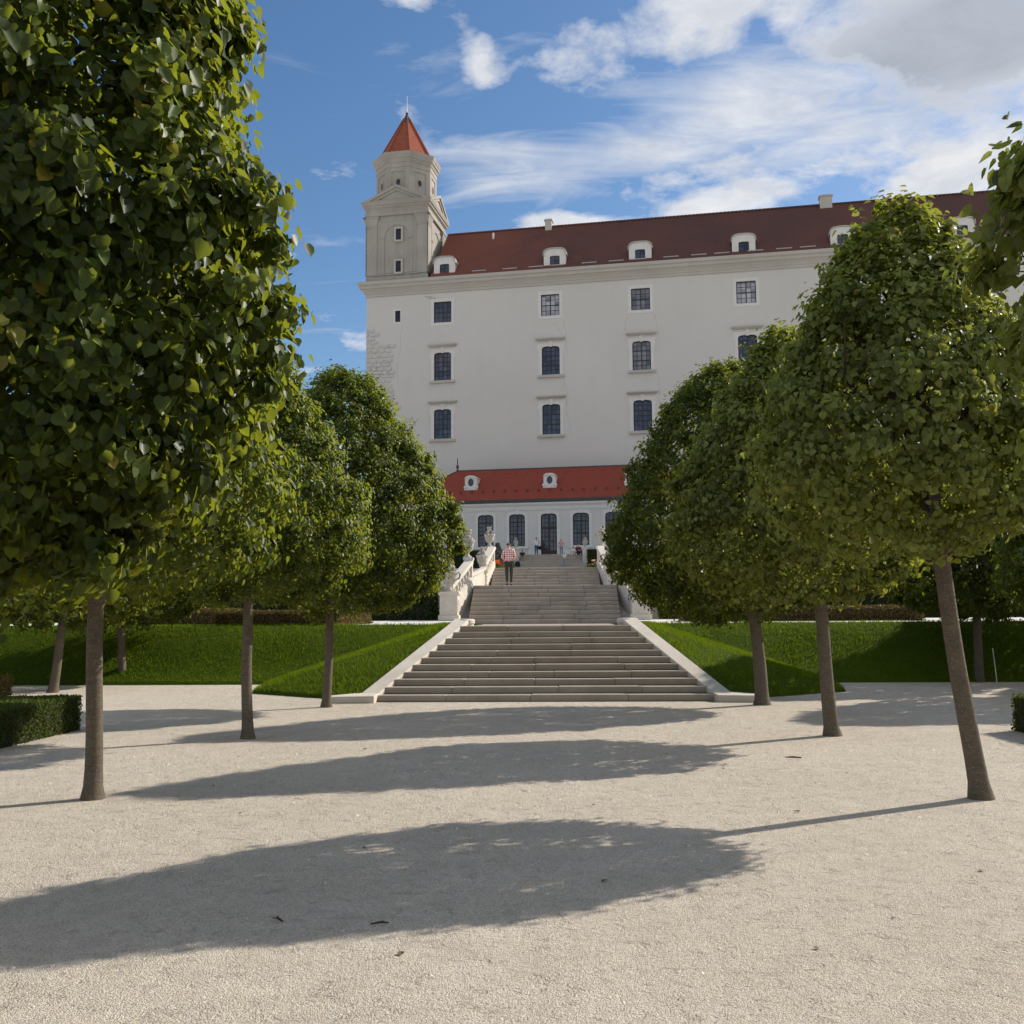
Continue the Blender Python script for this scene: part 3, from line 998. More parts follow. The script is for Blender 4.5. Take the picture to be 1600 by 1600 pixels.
    m.ngon_sweep(8, [(A + .02, 42.15), (A + .12, 42.15), (A + .12, 42.65), (A + .2, 42.7), (A + .18, 42.85), (A + .3, 43.05), (A + .38, 43.1), (A + .38, 43.3), (A + .46, 43.42), (A + .54, 43.72), (A + .3, 43.8), (1, 43.86)], TC)
    m.build('drum_cornice', 'tower_plaster', castle)
    m = MB()
    m.ngon_sweep(8, [(3.0, 43.84), (2.72, 44.1), (.28, 49.0)], TC)
    r_ = m.build('tower_roof', 'tower_tiles', castle)
    rb = MB()
    for k in range(8):
        an = 2 * math.pi * (k + .5) / 8 - math.pi / 2
        c8 = 1 / math.cos(math.pi / 8)
        for j in range(24):
            t0, t1 = j / 24, (j + .92) / 24
            def P_(t): 
                rr = (2.74 + (.3 - 2.74) * t) * c8
                return (TC[0] + rr * math.cos(an), TC[1] + rr * math.sin(an), 44.12 + 4.9 * t)
            rb.tube([P_(t0), P_(t1)], [.085, .07], 6, False)
    tag(rb.build('hip_tile', 'tower_tiles', r_), kind='stuff')
    m = MB()
    m.ngon_sweep(8, [(.62, 48.4), (.3, 49.05), (.1, 49.5), (.16, 49.62), (.0, 49.8)], TC)
    m.build('spire_cap', 'lead_cap', castle)
    m = MB()
    m.tube([(TC[0], TC[1], 49.6), (TC[0] + .03, TC[1], 51.6)], [.05, .025], 6)
    m.lathe([(.0, 0), (.09, .06), (.09, .16), (0, .22)], 8, (TC[0], TC[1], 49.9))
    m.build('spire', 'steel_spike', castle)
    for z in (30.5, 34.0):
        put_window('small', -17.24, z - .0, 'black_glass')
    return
tower()
# tower windows sit in the shaft face: recess plate behind them is the shaft itself, so bring frames proud
for o in [c for c in castle.children if c.name.startswith('window') and abs(c.location.x + 17.24) < .01]:
    o.location.y = WY - .3 + .02
    o.location.z = {30.5: 30.5, 34.0: 33.98}[round(o.location.z, 1)]
    o.location.y = WY - .21

# cracks in the plaster
def crack(pts):
    m = MB()
    for (x0, z0), (x1, z1) in zip(pts, pts[1:]):
        m.box(min(x0, x1) - .018, max(x0, x1) + .018, WY - .004, WY + .01, min(z0, z1), max(z0, z1)) if abs(x1 - x0) < .03 else \
            m.hexa([(x0 - .018, WY - .004, z0), (x0 + .018, WY - .004, z0), (x1 + .018, WY - .004, z1), (x1 - .018, WY - .004, z1)],
                   [(x0 - .018, WY + .01, z0), (x0 + .018, WY + .01, z0), (x1 + .018, WY + .01, z1), (x1 - .018, WY + .01, z1)])
    m.build('plaster_crack', 'crack_dark', castle)
def jag(x, z0, z1, dx, n=9):
    return [(x + dx * k / n + random.uniform(-.12, .12), z0 + (z1 - z0) * k / n) for k in range(n + 1)]
crack(jag(-.1, 17.5, 12.9, .9)); crack(jag(.15, 24.3, 21.0, .25)); crack(jag(6.5, 24.3, 22.5, -.35)); crack(jag(9.1, 24.4, 22.4, .5))
crack(jag(-.9, 24.2, 22.6, .9)); crack(jag(-13.1, 24.2, 23.2, .7)); crack(jag(9.3, 19, 14.0, .35)); crack(jag(-16.9, 24.8, 18.5, -.5)); crack(jag(-.05, 21, 16.5, .35))
# flaked patch under the cornice
for (x, z, r_) in ((-13.9, 27.62, .38), (-13.4, 27.5, .22), (-14.3, 27.75, .18)):
    m = MB(); m.prism([(x + r_ * random.uniform(.5, 1.2) * math.cos(a * .63), z + .5 * r_ * random.uniform(.5, 1.2) * math.sin(a * .63)) for a in range(10)], WY - .006 - r_ * .01, WY + .02)
    m.build('flaked_patch', 'crack_dark', castle)

# ------------------------------------------------------------------ low building (orangery) in front of the castle
orang = empty('orangery', (-.07, 91.0, 7.0), CA, label='low white building with arched windows and bright red roof atop the stairs', cat='building')
BAY = 2.885
def orangery():
    X0, X1 = -13.9, 13.9
    xs = [BAY * k for k in range(-4, 5)]
    op = [(x - .76, x + .76, (.86 if abs(x) > .1 else .02), 3.8) for x in xs]
    m = MB()
    wall(m, X0, X1, -.3, 4.5, 0, op, .3)
    m.face([(X0, 0, -.3), (X0, 0, 4.5), (X0, 9.6, 4.5), (X0, 9.6, -.3)])
    m.face([(X1, 0, -.3), (X1, 9.6, -.3), (X1, 9.6, 4.5), (X1, 0, 4.5)])
    m.build('wall', 'white_plaster', orang)
    m = MB(); 
    for k in range(len(xs) + 1):
        a = X0 - .06 if k == 0 else xs[k - 1] + .98
        b = X1 + .06 if k == len(xs) else xs[k] - .98
        m.box(a, b, -.07, .0, -.3, .5)
        m.box(a, b, -.1, .0, .5, .58)
    m.build('plinth', 'trim_white', orang)
    m = MB(); rect_sweep(m, X0, X1, 0, 9.6, [(.0, 4.1), (.06, 4.1), (.06, 4.2), (.1, 4.22), (.1, 4.42), (.2, 4.5), (.34, 4.62), (.34, 4.76), (.0, 4.78)])
    m.build('cornice', 'trim_white', orang)
    m = MB(); rect_sweep(m, X0, X1, 0, 9.6, [(.28, 4.78), (.42, 4.79), (.52, 5.0), (.52, 5.06), (.3, 5.06)])
    m.build('gutter', 'gutter', orang)
    # hipped roof
    e, ez, rz, ry = .5, 5.07, 8.55, 4.8
    a, b = (X0 - e, -e), (X1 + e, -e)
    m = MB()
    L, R_ = (X0 + 4.3, ry, rz), (X1 - 4.3, ry, rz)
    p1, p2, p3, p4 = (X0 - e, -e, ez), (X1 + e, -e, ez), (X1 + e, 9.6 + e, ez), (X0 - e, 9.6 + e, ez)
    m.face([p1, p2, R_, L]); m.face([p2, p3, R_]); m.face([p3, p4, L, R_]); m.face([p4, p1, L]); m.face([p4, p3, p2, p1])
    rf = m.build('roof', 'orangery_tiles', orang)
    m = MB(); m.tube([L, R_], .09, 8); m.tube([L, p1], .08, 6); m.tube([R_, p2], .08, 6); m.build('ridge_tile', 'gutter', rf)
    for q in (L, R_):
        m = MB(); m.lathe([(.1, 0), (.13, .12), (.06, .2), (.15, .42), (.1, .56), (.05, .62), (.04, 1.25), (.0, 1.3)], 8, q)
        m.build('finial', 'lead_cap', rf)
    gme = MB(); gme.prism([(-.13, .1), (.13, .1), (0, -.14)], -.06, .06)
    gme = gme.mesh('snow_guard', 'castle_tiles')
    sl = (rz - ez) / (ry + e)
    for k in range(-12, 13):
        for (yy, off) in ((.75, 0), (3.9, .4)):
            if yy > 3 and abs(k) > 9: continue
            o = link('snow_guard', gme, rf); o.location = (k * 1.03 + off, yy - .06, ez + (yy + e) * sl + .08)
            o.scale = (1, 1, 1) if yy < 1 else (.45, .45, .45)
    # oval dormers with carved surround
    dp = None
    for x in (-7.45, -.1, 7.3):
        if dp is None:
            n_ = 20
            q = MB()
            ov = [(.27 * math.cos(2 * math.pi * t / n_), .62 + .36 * math.sin(2 * math.pi * t / n_)) for t in range(n_)]
            def outl(t):
                a = 2 * math.pi * t / n_
                c, s_ = math.cos(a), math.sin(a)
                r_ = .56 / max(abs(c), abs(s_) * .92)
                return (c * min(r_, .62), .62 + s_ * min(r_, .66))
            q.ring(ov, [outl(t) for t in range(n_)], -.05, .22)
            q.box(-.62, .62, -.1, .5, -.1, .05)
            q.box(-.5, .5, .22, 1.8, .0, 1.05)
            q.loops([[(.55 * math.cos(math.pi * t / 8), y_, 1.06 + .2 * math.sin(math.pi * t / 8)) for t in range(9)] for y_ in (-.12, 1.8)], closed=False, cap=(True, True))
            for sx in (-1, 1):
                q.lathe([(0, 0), (.12, .02), (.15, .14), (.08, .26), (0, .28)], 8, (sx * .56, .0, .05))
                q.lathe([(0, 0), (.09, .02), (.1, .1), (0, .2)], 8, (sx * .52, .0, .92))
            dp = q.build('dormer', 'trim_white', rf)
            w = MB(); w.prism([(c * .98, z) for c, z in ov], .06, .1); w.build('pane', 'dark_glass', dp)
            w = MB(); w.ring([(c * .8, .62 + (z - .62) * .8) for c, z in ov], ov, .0, .06); w.box(-.02, .02, .02, .05, .3, .95); w.build('frame', 'gutter', dp)
            w = MB(); w.box(-.6, .6, -.12, .3, -.32, -.101); w.build('dormer_base', 'gutter', dp)
            o = dp
        else:
            o = copy_tree(dp); o.parent = rf
        o.location = (x, 1.35, ez + (1.35 + e) * sl + .05)
    # windows and the door
    proto = None
    for x in xs:
        door = abs(x) < .1
        if proto is None or door:
            z0 = .86 if not door else .02
            h = 3.8 - z0
            s_ = MB()
            inn = arch(-.73, .73, .0, h - .03, .42)
            out = arch(-.98, .98, -.0, h + .24, .5)
            s_.ring(inn, out, -.05, .0, closed=False)
            s_.ring(arch(-.73, .73, .02, h - .03, .42), arch(-.76, .76, .0, h, .012), .0, .1)
            s_.prism([(-.1, h - .06), (.1, h - .06), (.16, h + .36), (-.16, h + .36)], -.09, -.0)
            if not door: s_.box(-1.06, 1.06, -.16, .0, -.2, -.002)
            w = s_.build('door' if door else 'window', 'trim_white', orang)
            f_ = MB()
            if door:
                sash(f_, -.73, .73, .0, h - .03, .42, .12, 4, 9, (6,), .035, .16, .1)
                f_.box(-.7, .7, .115, .17, .0, .42)
                f_.box(-.7, .7, .113, .17, 2.36, 2.56)
                f_.build('frame', 'door_wood', w)
                k_ = MB(); k_.lathe([(0, 0), (.03, .01), (.03, .05), (0, .06)], 8, (.1, .08, 1.1)); k_.build('handle', 'steel_spike', w)
            else:
                sash(f_, -.73, .73, .02, h - .03, .42, .12, 4, 8, (3, 6), .03, .11, .07)
                f_.build('frame', 'window_frame' if x < 1 else 'door_wood', w)
            p_ = MB(); p_.box(-.76, .76, .17, .19, 0, h); p_.build('pane', 'dark_glass', w)
            w.location = (x, 0, z0)
            if not door: proto = w
        else:
            o = copy_tree(proto); o.parent = orang; o.location = (x, 0, .86)
orangery()

# ------------------------------------------------------------------ stairs
def stone_block(name, lo, hi, m, parent, bw=.012):
    b = MB(); b.hexa(lo, hi)
    return bevel(b.build(name, m, parent), bw)
def zrect(x0, x1, x0b, x1b, y0, y1, z):
    return [(x0, y0, z), (x1, y0, z), (x1b, y1, z), (x0b, y1, z)]
def flight(label, y0, t, h, n, zb, hw_of, back, cx=0, nose=.03):
    st = empty('staircase', (cx, y0, zb), label=label, cat='stairs')
    for i in range(n):
        ya, yb = i * t, (i + 1) * t + .06
        if i == n - 1: yb = i * t + back
        w0, w1 = hw_of(i), hw_of(i + (yb - ya) / t)
        dz = random.uniform(-.004, .004)
        # body of the step under a tread slab with a small nosing
        core = MB(); core.hexa(zrect(-w0 + .01, w0 - .01, -w1 + .01, w1 - .01, ya + .02, yb, h * i - .05), zrect(-w0 + .01, w0 - .01, -w1 + .01, w1 - .01, ya + .02, yb, h * (i + 1) - .012))
        sp_ = core.build('step', 'joint_dirt', st)
        nb = 4 if w0 > 2.6 else 3
        cuts = [0] + [(k + random.uniform(-.22, .22)) / nb for k in range(1, nb)] + [1]
        for u, v in zip(cuts, cuts[1:]):
            g = .0018
            a0, a1 = -w0 + 2 * w0 * u + g, -w0 + 2 * w0 * v - g
            b0, b1 = -w1 + 2 * w1 * u + g, -w1 + 2 * w1 * v - g
            e = random.uniform(-.004, .004); f_ = random.uniform(-.005, .005)
            stone_block('step_block', zrect(a0, a1, b0, b1, ya + f_, yb, h * i + .001), zrect(a0, a1, b0, b1, ya + f_, yb, h * (i + 1) + e), 'step_stone', sp_, nose)
    return st
S1 = flight('lowest flight of pale stone steps, flaring wide onto the gravel', STAIR1['y0'], STAIR1['t'], STAIR1['h'], 11, 0.0, lambda i: (3.33 - .135 * i if i < 10.2 else 1.95), 4.2, 0, .02)
def landing():
    ys = [24.62 + k * (38.04 - 24.62) / 9 for k in range(10)]
    for a, b in zip(ys, ys[1:]):
        wa, wb = min(2.76, 1.95 + (a - 24.6) * .13), min(2.76, 1.95 + (b - 24.6) * .13)
        za = 1.434 - (a - 24.6) * .005
        zb_ = 1.434 - (b - 24.6) * .005
        stone_block('landing_slab', [(-wa - .1, a + .004 - 20.15, za - .3), (wa - .1, a + .004 - 20.15, za - .3), (wb - .1, b - 20.15, za - .3), (-wb - .1, b - 20.15, za - .3)],
                    [(-wa - .1, a + .004 - 20.15, za), (wa - .1, a + .004 - 20.15, za), (wb - .1, b - 20.15, zb_), (-wb - .1, b - 20.15, zb_)], 'step_stone', S1, .006)
landing()
def side_x(Y): return 3.33 - .135 * (Y - 20.15) / .365
def cheek(sign):
    """sloping side wall with a flat coping, rounded at the head, turned out at the foot"""
    pts = []
    Y = 20.05
    lo = 20.32
    for k in range(15):
        y = lo + (24.32 - lo) * k / 14
        pts.append((side_x(y) - .02 if y < 24.0 else side_x(24.0) - .02 - (y - 24) * .3, y, .17 + (1.60 - .17) * k / 14))
    wl = MB()
    ro = .37
    rings = []
    for x, y, z in pts:
        rings.append([(sign * (x + .04), y, -.2), (sign * (x + .04), y, z - .1), (sign * (x + ro - .03), y, z - .1), (sign * (x + ro - .03), y, -.2)])
    wl.loops(rings, cap=(True, True))
    w = wl.build('cheek_wall', 'pale_stone', S1, (0, -S1.location.y, 0))
    for seg in range(4):
        cp = MB(); rings = []
        a, b = (0, 4, 8, 11)[seg], (4, 8, 11, 14)[seg]
        for j in range(a, b + 1):
            x, y, z = pts[j]
            e = .004 if j == b and seg < 3 else 0
            rings.append([(sign * (x - .0), y - e, z - .098), (sign * (x - .0), y - e, z - .02), (sign * (x + .02), y - e, z), (sign * (x + ro - .02), y - e, z), (sign * (x + ro), y - e, z - .02), (sign * (x + ro), y - e, z - .098)])
        if seg == 3:
            x, y, z = pts[-1]
            for k in range(1, 7):
                a_ = k * .26
                dy, dz, dx = .3 * math.sin(a_), -.25 * (1 - math.cos(a_)), -.14 * (1 - math.cos(a_))
                rings.append([(sign * (x + dx), y + dy, z - .098 + dz), (sign * (x + dx), y + dy, z - .02 + dz), (sign * (x + dx + .02), y + dy, z + dz), (sign * (x + ro - .02 + dx), y + dy, z + dz), (sign * (x + ro + dx), y + dy, z - .02 + dz), (sign * (x + ro + dx), y + dy, z - .098 + dz)])
        cp.loops(rings, cap=(True, True))
        cp.build('coping', 'pale_stone', w)
    x, y, z = pts[-1]
    e = MB(); e.lathe([(.2, -.6), (.2, -.12), (.225, -.1), (.225, -.03), (.2, 0), (.0, .005)], 20, (sign * (x + .12), y + .17, z - .01), 1.0, 1.3)
    e.build('coping_end', 'pale_stone', w)
    # foot: flat slab turned outwards
    x, y, z = pts[0]
    f_ = MB(); f_.hexa([(sign * x, y, -.1), (sign * (x + .05), y - .42, -.1), (sign * (x + .85), y - .5, -.1), (sign * (x + ro), y, -.1)],
                       [(sign * x, y, z - .002), (sign * (x + .05), y - .42, .135), (sign * (x + .85), y - .5, .13), (sign * (x + ro), y, z - .002)])
    bevel(f_.build('coping_foot', 'pale_stone', w), .012)
    f_ = MB(); f_.hexa([(sign * (x + ro + .004), y + .01, -.1), (sign * (x + .86), y - .495, -.1), (sign * (x + .98), y - .18, -.1), (sign * (x + ro + .12), y + .16, -.1)],
                       [(sign * (x + ro + .004), y + .01, .15), (sign * (x + .86), y - .495, .13), (sign * (x + .98), y - .18, .13), (sign * (x + ro + .12), y + .16, .15)])
    bevel(f_.build('coping_foot', 'pale_stone', w), .012)
cheek(-1); cheek(1)

S2 = flight('middle flight of stone steps between the carved balustrades', 38.0, .34, .168, 9, 1.364, lambda i: 2.83, .6, -.12)
S3 = flight('upper flight of stone steps leading to the flower terrace', 46.0, .38, .146, 7, 2.90, lambda i: 2.46, .5, -.12)
S4 = flight('far flight of narrow steps up to the glazed door', 83.0, .42, .15, 9, 5.49, lambda i: 2.62, .9, .12)

def pedestal(mb, x0, x1, y0, y1, z0, z1, cap=.06):
    mb.box(x0 - .05, x1 + .05, y0 - .05, y1 + .05, z0, z0 + .2)
    mb.box(x0, x1, y0, y1, z0 + .2, z1 - .16)
    mb.hexa([(x0, y0, z1 - .16), (x1, y0, z1 - .16), (x1, y1, z1 - .16), (x0, y1, z1 - .16)],
            [(x0 - cap, y0 - cap, z1 - .09), (x1 + cap, y0 - cap, z1 - .09), (x1 + cap, y1 + cap, z1 - .09), (x0 - cap, y1 + cap, z1 - .09)])
    mb.box(x0 - cap, x1 + cap, y0 - cap, y1 + cap, z1 - .09, z1)
def panel(mb, x0, x1, z0, z1, y):
    """chamfered frame moulding"""
    def o(d, c=.09): return [(x0 + d + c, z0 + d), (x0 + d, z0 + d + c), (x0 + d, z1 - d - c), (x0 + d + c, z1 - d), (x1 - d - c, z1 - d), (x1 - d, z1 - d - c), (x1 - d, z0 + d + c), (x1 - d - c, z0 + d)]
    mb.ring(o(.035), o(0), y - .018, y + .01)

BAL = None
def baluster_mesh():
    global BAL
    if BAL is None:
        b = MB(); b.lathe([(.06, 0), (.06, .05), (.04, .07), (.045, .1), (.085, .2), (.075, .28), (.04, .4), (.035, .47), (.055, .5), (.06, .52), (.06, .56)], 10)
        BAL = b.mesh('baluster', 'pale_stone', True)
    return BAL

def balustrade(sign, label, p0, p1, wing_to, cx, big):
    """p0/p1: (x, y, z step level) ends of the sloping run; x measured outwards from the stair axis"""
    bs = empty('balustrade', (cx, p0[1], p0[2]), label=label, cat='balustrade')
    O = Vector((cx, p0[1], p0[2]))
    def L(x, y, z): return (sign * x, y - O.y, z - O.z)
    def bld(mb, name, m='pale_stone', bw=.01, par=None):
        o = mb.build(name, m, par or bs)
        return bevel(o, bw) if bw else o
    # front pedestal
    w = .68 if big else .36
    xa = p0[0]
    q = MB(); x0, x1 = sorted((sign * (xa + .02), sign * (xa + w)))
    pz = 1.07 if big else .84
    pedestal(q, x0, x1, -.02, w - .02, 0, pz)
    pd = bld(q, 'pedestal')
    q = MB(); panel(q, x0 + .1, x1 - .1, .3, pz - .28, -.02)
    q.T = Matrix.Translation((sign * (xa + .02), w / 2 - .02, 0)) @ Matrix.Rotation(math.pi / 2 * (-sign), 4, 'Z')
    panel(q, -w / 2 + .1, w / 2 - .1, .3, pz - .28, 0.0)
    bld(q, 'pedestal_panel', bw=0, par=pd)
    # string wall on the slope
    a = (xa + (.3 if big else .1), p0[1] + (w if big else .3), p0[2]); b = p1
    d = Vector((b[0] - a[0], b[1] - a[1], 0))
    def run(u, off): return (a[0] + (b[0] - a[0]) * u + off, a[1] + (b[1] - a[1]) * u, a[2] + (b[2] - a[2]) * u)
    zs = (p1[2] - p0[2]) / (p1[1] - p0[1])
    def stepz(y): return p0[2] + zs * (y - p0[1])
    def bar(u0, u1, o0, o1, z0, z1, zr=None):
        q = MB()
        pts = []
        for u, in ((u0,), (u1,)):
            x, y, _ = run(u, 0); z = stepz(y)
            pts.append([L(x + o0, y, z + z0), L(x + o1, y, z + z0), L(x + o1, y, z + z1), L(x + o0, y, z + z1)])
        q.loops(pts, cap=(True, True))
        return q
    # low plinth follows the step edge, inner face flush with the steps
    bld(bar(0, 1, -.06, .26, -.6, .30), 'string_wall')
    bld(bar(0, 1, -.02, .22, .30, .36), 'base_rail')
    bld(bar(-.02, 1.0, -.07, .27, .88, 1.04), 'hand_rail')
    nb = 7 if big else 5
    for k in range(nb):
        u = (k + .6) / (nb + .2)
        x, y, _ = run(u, .1)
        o = link('baluster', baluster_mesh(), bs); o.location = L(x, y, stepz(y) + .34)
    # upper pier
    q = MB(); x, y, z = p1
    x0, x1 = sorted((sign * (x - .02), sign * (x + .30)))
    zt = 1.14 if big else 1.02
    pedestal(q, x0, x1, y - O.y, y - O.y + .34, z - O.z - .4, z - O.z + zt, .05)
    pr = bld(q, 'pier')
    q = MB(); q.T = Matrix.Translation((0, y - O.y, z - O.z))
    panel(q, x0 + .05, x1 - .05, .1, zt - .26, 0)
    bld(q, 'pier_panel', bw=0, par=pr)
    # curved wing along the landing with carved scrolls under a sagging rail
    if wing_to:
        wx, wy, wz = wing_to
        n_ = 16; rail, pan = [], []
        for k in range(n_ + 1):
            u = k / n_
            X = x + .1 + (wx - x) * u + .5 * math.sin(math.pi * u)
            Y = y + .34 + (wy - y - .34) * u
            Z = z + (wz - z) * u
            zt_ = Z + .98 - .42 * math.sin(math.pi * u) ** .8
            rail.append([L(X - .09, Y, zt_ - .12), L(X + .13, Y, zt_ - .12), L(X + .13, Y, zt_), L(X - .09, Y, zt_)])
            pan.append([L(X - .02, Y, Z - .1), L(X + .08, Y, Z - .1), L(X + .08, Y, zt_ - .12), L(X - .02, Y, zt_ - .12)])
        q = MB(); q.loops(rail, cap=(True, True)); bld(q, 'wing_rail')
        q = MB(); q.loops(pan, cap=(True, True)); wp = bld(q, 'wing_panel')
        for j in range(3):
            u0 = .14 + j * .27
            sp = []
            for t in range(22):
                a_ = t * .5; rr = .05 + .0125 * t
                u = u0 + (rr * math.cos(a_)) / (wy - y) * 1.1
                X = x + .1 + (wx - x) * u + .5 * math.sin(math.pi * u) - .03
                Y = y + .34 + (wy - y - .34) * u
                sp.append(L(X, Y, z + .36 + (.1 if j != 1 else 0) + rr * math.sin(a_) * .9))
            q = MB(); q.tube(sp, .045, 6)
            q.build('scroll', 'pale_stone', wp)
    return bs
for sg, side in ((-1, 'left'), (1, 'right')):
    balustrade(sg, f'tall stone balustrade with panelled pedestal up the {side} edge of the middle flight', (3.19, 37.82, 1.50), (2.93, 41.0, 2.87), (2.62, 45.75, 2.9), -.12, True)
    balustrade(sg, f'short stone balustrade up the {side} edge of the upper flight', (2.62, 45.8, 2.9), (2.46, 48.55, 3.92), None, -.12, False)

def urn(loc, s, label, seed):
    r_ = random.Random(seed)
    u_ = empty('stone_urn', loc, seed * .7, label=label, cat='urn', group='carved urns along the stairs')
    m = MB()
    prof = [(.16, 0), (.17, .05), (.1, .09), (.065, .17), (.09, .21), (.17, .28), (.22, .4), (.235, .52), (.27, .62), (.30, .66), (.29, .70), (.22, .70), (.2, .64)]
    n = 20
    rings = []
    for i, (r0, z) in enumerate(prof):
        rings.append([((r0 * (1 + (.06 * math.cos(k * math.pi) if 4 < i < 9 else 0))) * math.cos(2 * math.pi * k / n), (r0 * (1 + (.06 * math.cos(k * math.pi) if 4 < i < 9 else 0))) * math.sin(2 * math.pi * k / n), z) for k in range(n)])
    m.loops(rings, cap=(True, True))
    o = m.build('bowl', 'carved_stone', u_, shade=True)
    for sg in (-1, 1):
        h = MB()
        h.tube([(sg * .22, 0, .42), (sg * .34, 0, .46), (sg * .38, 0, .58), (sg * .34, 0, .68), (sg * .27, 0, .66)], [.03, .035, .04, .045, .03], 8)
        h.build('handle', 'carved_stone', u_, shade=True)
    f_ = MB()
    for k in range(24):
        a, z = r_.uniform(0, 6.28), r_.uniform(.68, 1.02)
        rad = .17 * max(.15, 1 - ((z - .74) / .34) ** 2) * r_.uniform(.5, 1.1)
        q = r_.uniform(.05, .085)
        f_.lathe([(0, -q), (q * .7, -q * .6), (q, 0), (q * .7, q * .6), (0, q)], 7, (rad * math.cos(a), rad * math.sin(a), z))
    for k in range(7):
        a = r_.uniform(0, 6.28)
        f_.tube([(.05 * math.cos(a), .05 * math.sin(a), .9), (.13 * math.cos(a), .13 * math.sin(a), 1.06), (.17 * math.cos(a + .5), .17 * math.sin(a + .5), 1.1)], [.035, .03, .012], 6)
    f_.build('carved_fruit', 'carved_stone', u_, shade=True)
    u_.scale = (s, s, s)
for sg, side in ((-1, 'left'), (1, 'right')):
    c = -.12
    urn((c + sg * 3.55, 38.15, 2.57), 1.08, f'large carved stone urn on the panelled front pedestal on the {side} of the middle flight', 1 + sg)
    urn((c + sg * 3.12, 41.2, 4.01), 1.03, f'carved stone urn on the pier at the head of the middle flight, {side} side', 4 + sg)
    urn((c + sg * 2.86, 46.0, 3.75), .93, f'carved stone urn at the foot of the upper flight, {side} side', 8 + sg)
    urn((c + sg * 2.68, 48.75, 4.95), .88, f'small carved stone urn topping the upper flight on the {side}', 12 + sg)
    # pillars and urns of the far flight
    q = MB(); x = .06 + sg * 2.86
    pedestal(q, -.2, .2, -.2, .2, 0, 1.75, .05)
    o = q.build('stone_pillar', 'pale_stone', None, (x, 84.6, 5.5))
    bevel(o, .012)
    tag(o, f'pale stone pillar standing {side} of the far flight by the glazed door', 'pillar', 'pillars of the far flight')
    urn((x, 84.6, 7.25), .80, f'small weathered urn on the pillar {side} of the far steps', 16 + sg)

# ------------------------------------------------------------------ hedges
def rand_dirs(n):
    v = rng.normal(0, 1, (n, 3))
    return v / np.linalg.norm(v, axis=1)[:, None]
def leaf_quads(P, N, size, tipdir, fold=.18):
    """folded 4-triangle leaves: P base points, N blade normals, tipdir approx. tip direction"""
    n = len(P)
    N = N / np.linalg.norm(N, axis=1)[:, None]
    a = tipdir - (tipdir * N).sum(1)[:, None] * N
    a /= np.linalg.norm(a, axis=1)[:, None] + 1e-9
    b = np.cross(N, a)
    s = size[:, None]
    V = np.zeros((n, 6, 3))
    def at(u, v, w): return P + a * s * u + b * s * v + N * s * w
    V[:, 0] = at(0, 0, 0); V[:, 1] = at(.22, -.46, fold); V[:, 2] = at(.72, -.34, fold * .3)
    V[:, 3] = at(1.05, 0, -.22); V[:, 4] = at(.72, .34, fold * .3); V[:, 5] = at(.22, .46, fold)
    return V
LEAF_F = [(0, 3, 2, 1), (0, 5, 4, 3)]
def hedge(label, x0, x1, y0, y1, z0, z1, m='box_leaf', size=.035, dens=1500, group=None, core='hedge_dark_leaf', slope=0, faces='fbtlr'):
    h = empty('hedge', ((x0 + x1) / 2, y0, z0), label=label, cat='hedge', group=group)
    ox, oy, oz = h.location
    c = MB(); i_ = size * .8
    c.hexa([(x0 + i_ - ox, y0 + i_ - oy, 0), (x1 - i_ - ox, y0 + i_ - oy, 0), (x1 - i_ - ox, y1 - i_ - oy, 0), (x0 + i_ - ox, y1 - i_ - oy, 0)],
           [(x0 + i_ - ox, y0 + i_ - oy, z1 - z0 - i_), (x1 - i_ - ox, y0 + i_ - oy, z1 - z0 - i_), (x1 - i_ - ox, y1 - i_ - oy, z1 - z0 - i_), (x0 + i_ - ox, y1 - i_ - oy, z1 - z0 - i_)])
    c.build('stems', 'dark_bark', h)
    P, N = [], []
    def add(area, fn, nrm):
        n = max(10, int(area * dens))
        u, v = rng.uniform(0, 1, n), rng.uniform(0, 1, n)
        P.append(fn(u, v)); N.append(np.tile(np.array(nrm, float), (n, 1)))
    W, D_, H_ = x1 - x0, y1 - y0, z1 - z0
    if 'f' in faces: add(W * H_, lambda u, v: np.stack([x0 + u * W, y0 + 0 * u, z0 + v * H_], -1), (0, -1, 0))
    if 'b' in faces: add(W * H_, lambda u, v: np.stack([x0 + u * W, y1 + 0 * u, z0 + v * H_], -1), (0, 1, 0))
    if 'l' in faces: add(D_ * H_, lambda u, v: np.stack([x0 + 0 * u, y0 + u * D_, z0 + v * H_], -1), (-1, 0, 0))
    if 'r' in faces: add(D_ * H_, lambda u, v: np.stack([x1 + 0 * u, y0 + u * D_, z0 + v * H_], -1), (1, 0, 0))
    if 't' in faces: add(W * D_, lambda u, v: np.stack([x0 + u * W, y0 + v * D_, z1 + 0 * u], -1), (0, 0, 1))
    P, N = np.concatenate(P), np.concatenate(N)
    n = len(P)
    bumpy = np.sin(P[:, 0] * 5.1 + P[:, 2] * 7) * np.sin(P[:, 1] * 4.3 + P[:, 2] * 3.3)
    P = P + N * (rng.normal(0, size * .35, n) + bumpy * size * .35)[:, None] - np.array([ox, oy, oz])
    nn = N + rng.normal(0, .75, (n, 3))
    tip = N * .4 + np.array([0, 0, .5]) + rng.normal(0, .6, (n, 3))
    t = np.clip(.45 + .25 * np.sin(P[:, 0] * 2.3 + 1) * np.sin(P[:, 1] * 1.9) + rng.normal(0, .2, n), 0, 1)
    V = leaf_quads(P, nn, size * rng.uniform(.6, 1.25, n), tip)
    tri_soup('foliage', V, LEAF_F, t, m, h)
    return h
hedge('low dark box hedge in front on the left, edging the gravel beside the nearest trunk', -11.0, -6.92, 12.0, 15.3, 0, .49, 'box_leaf', .03, 2600)
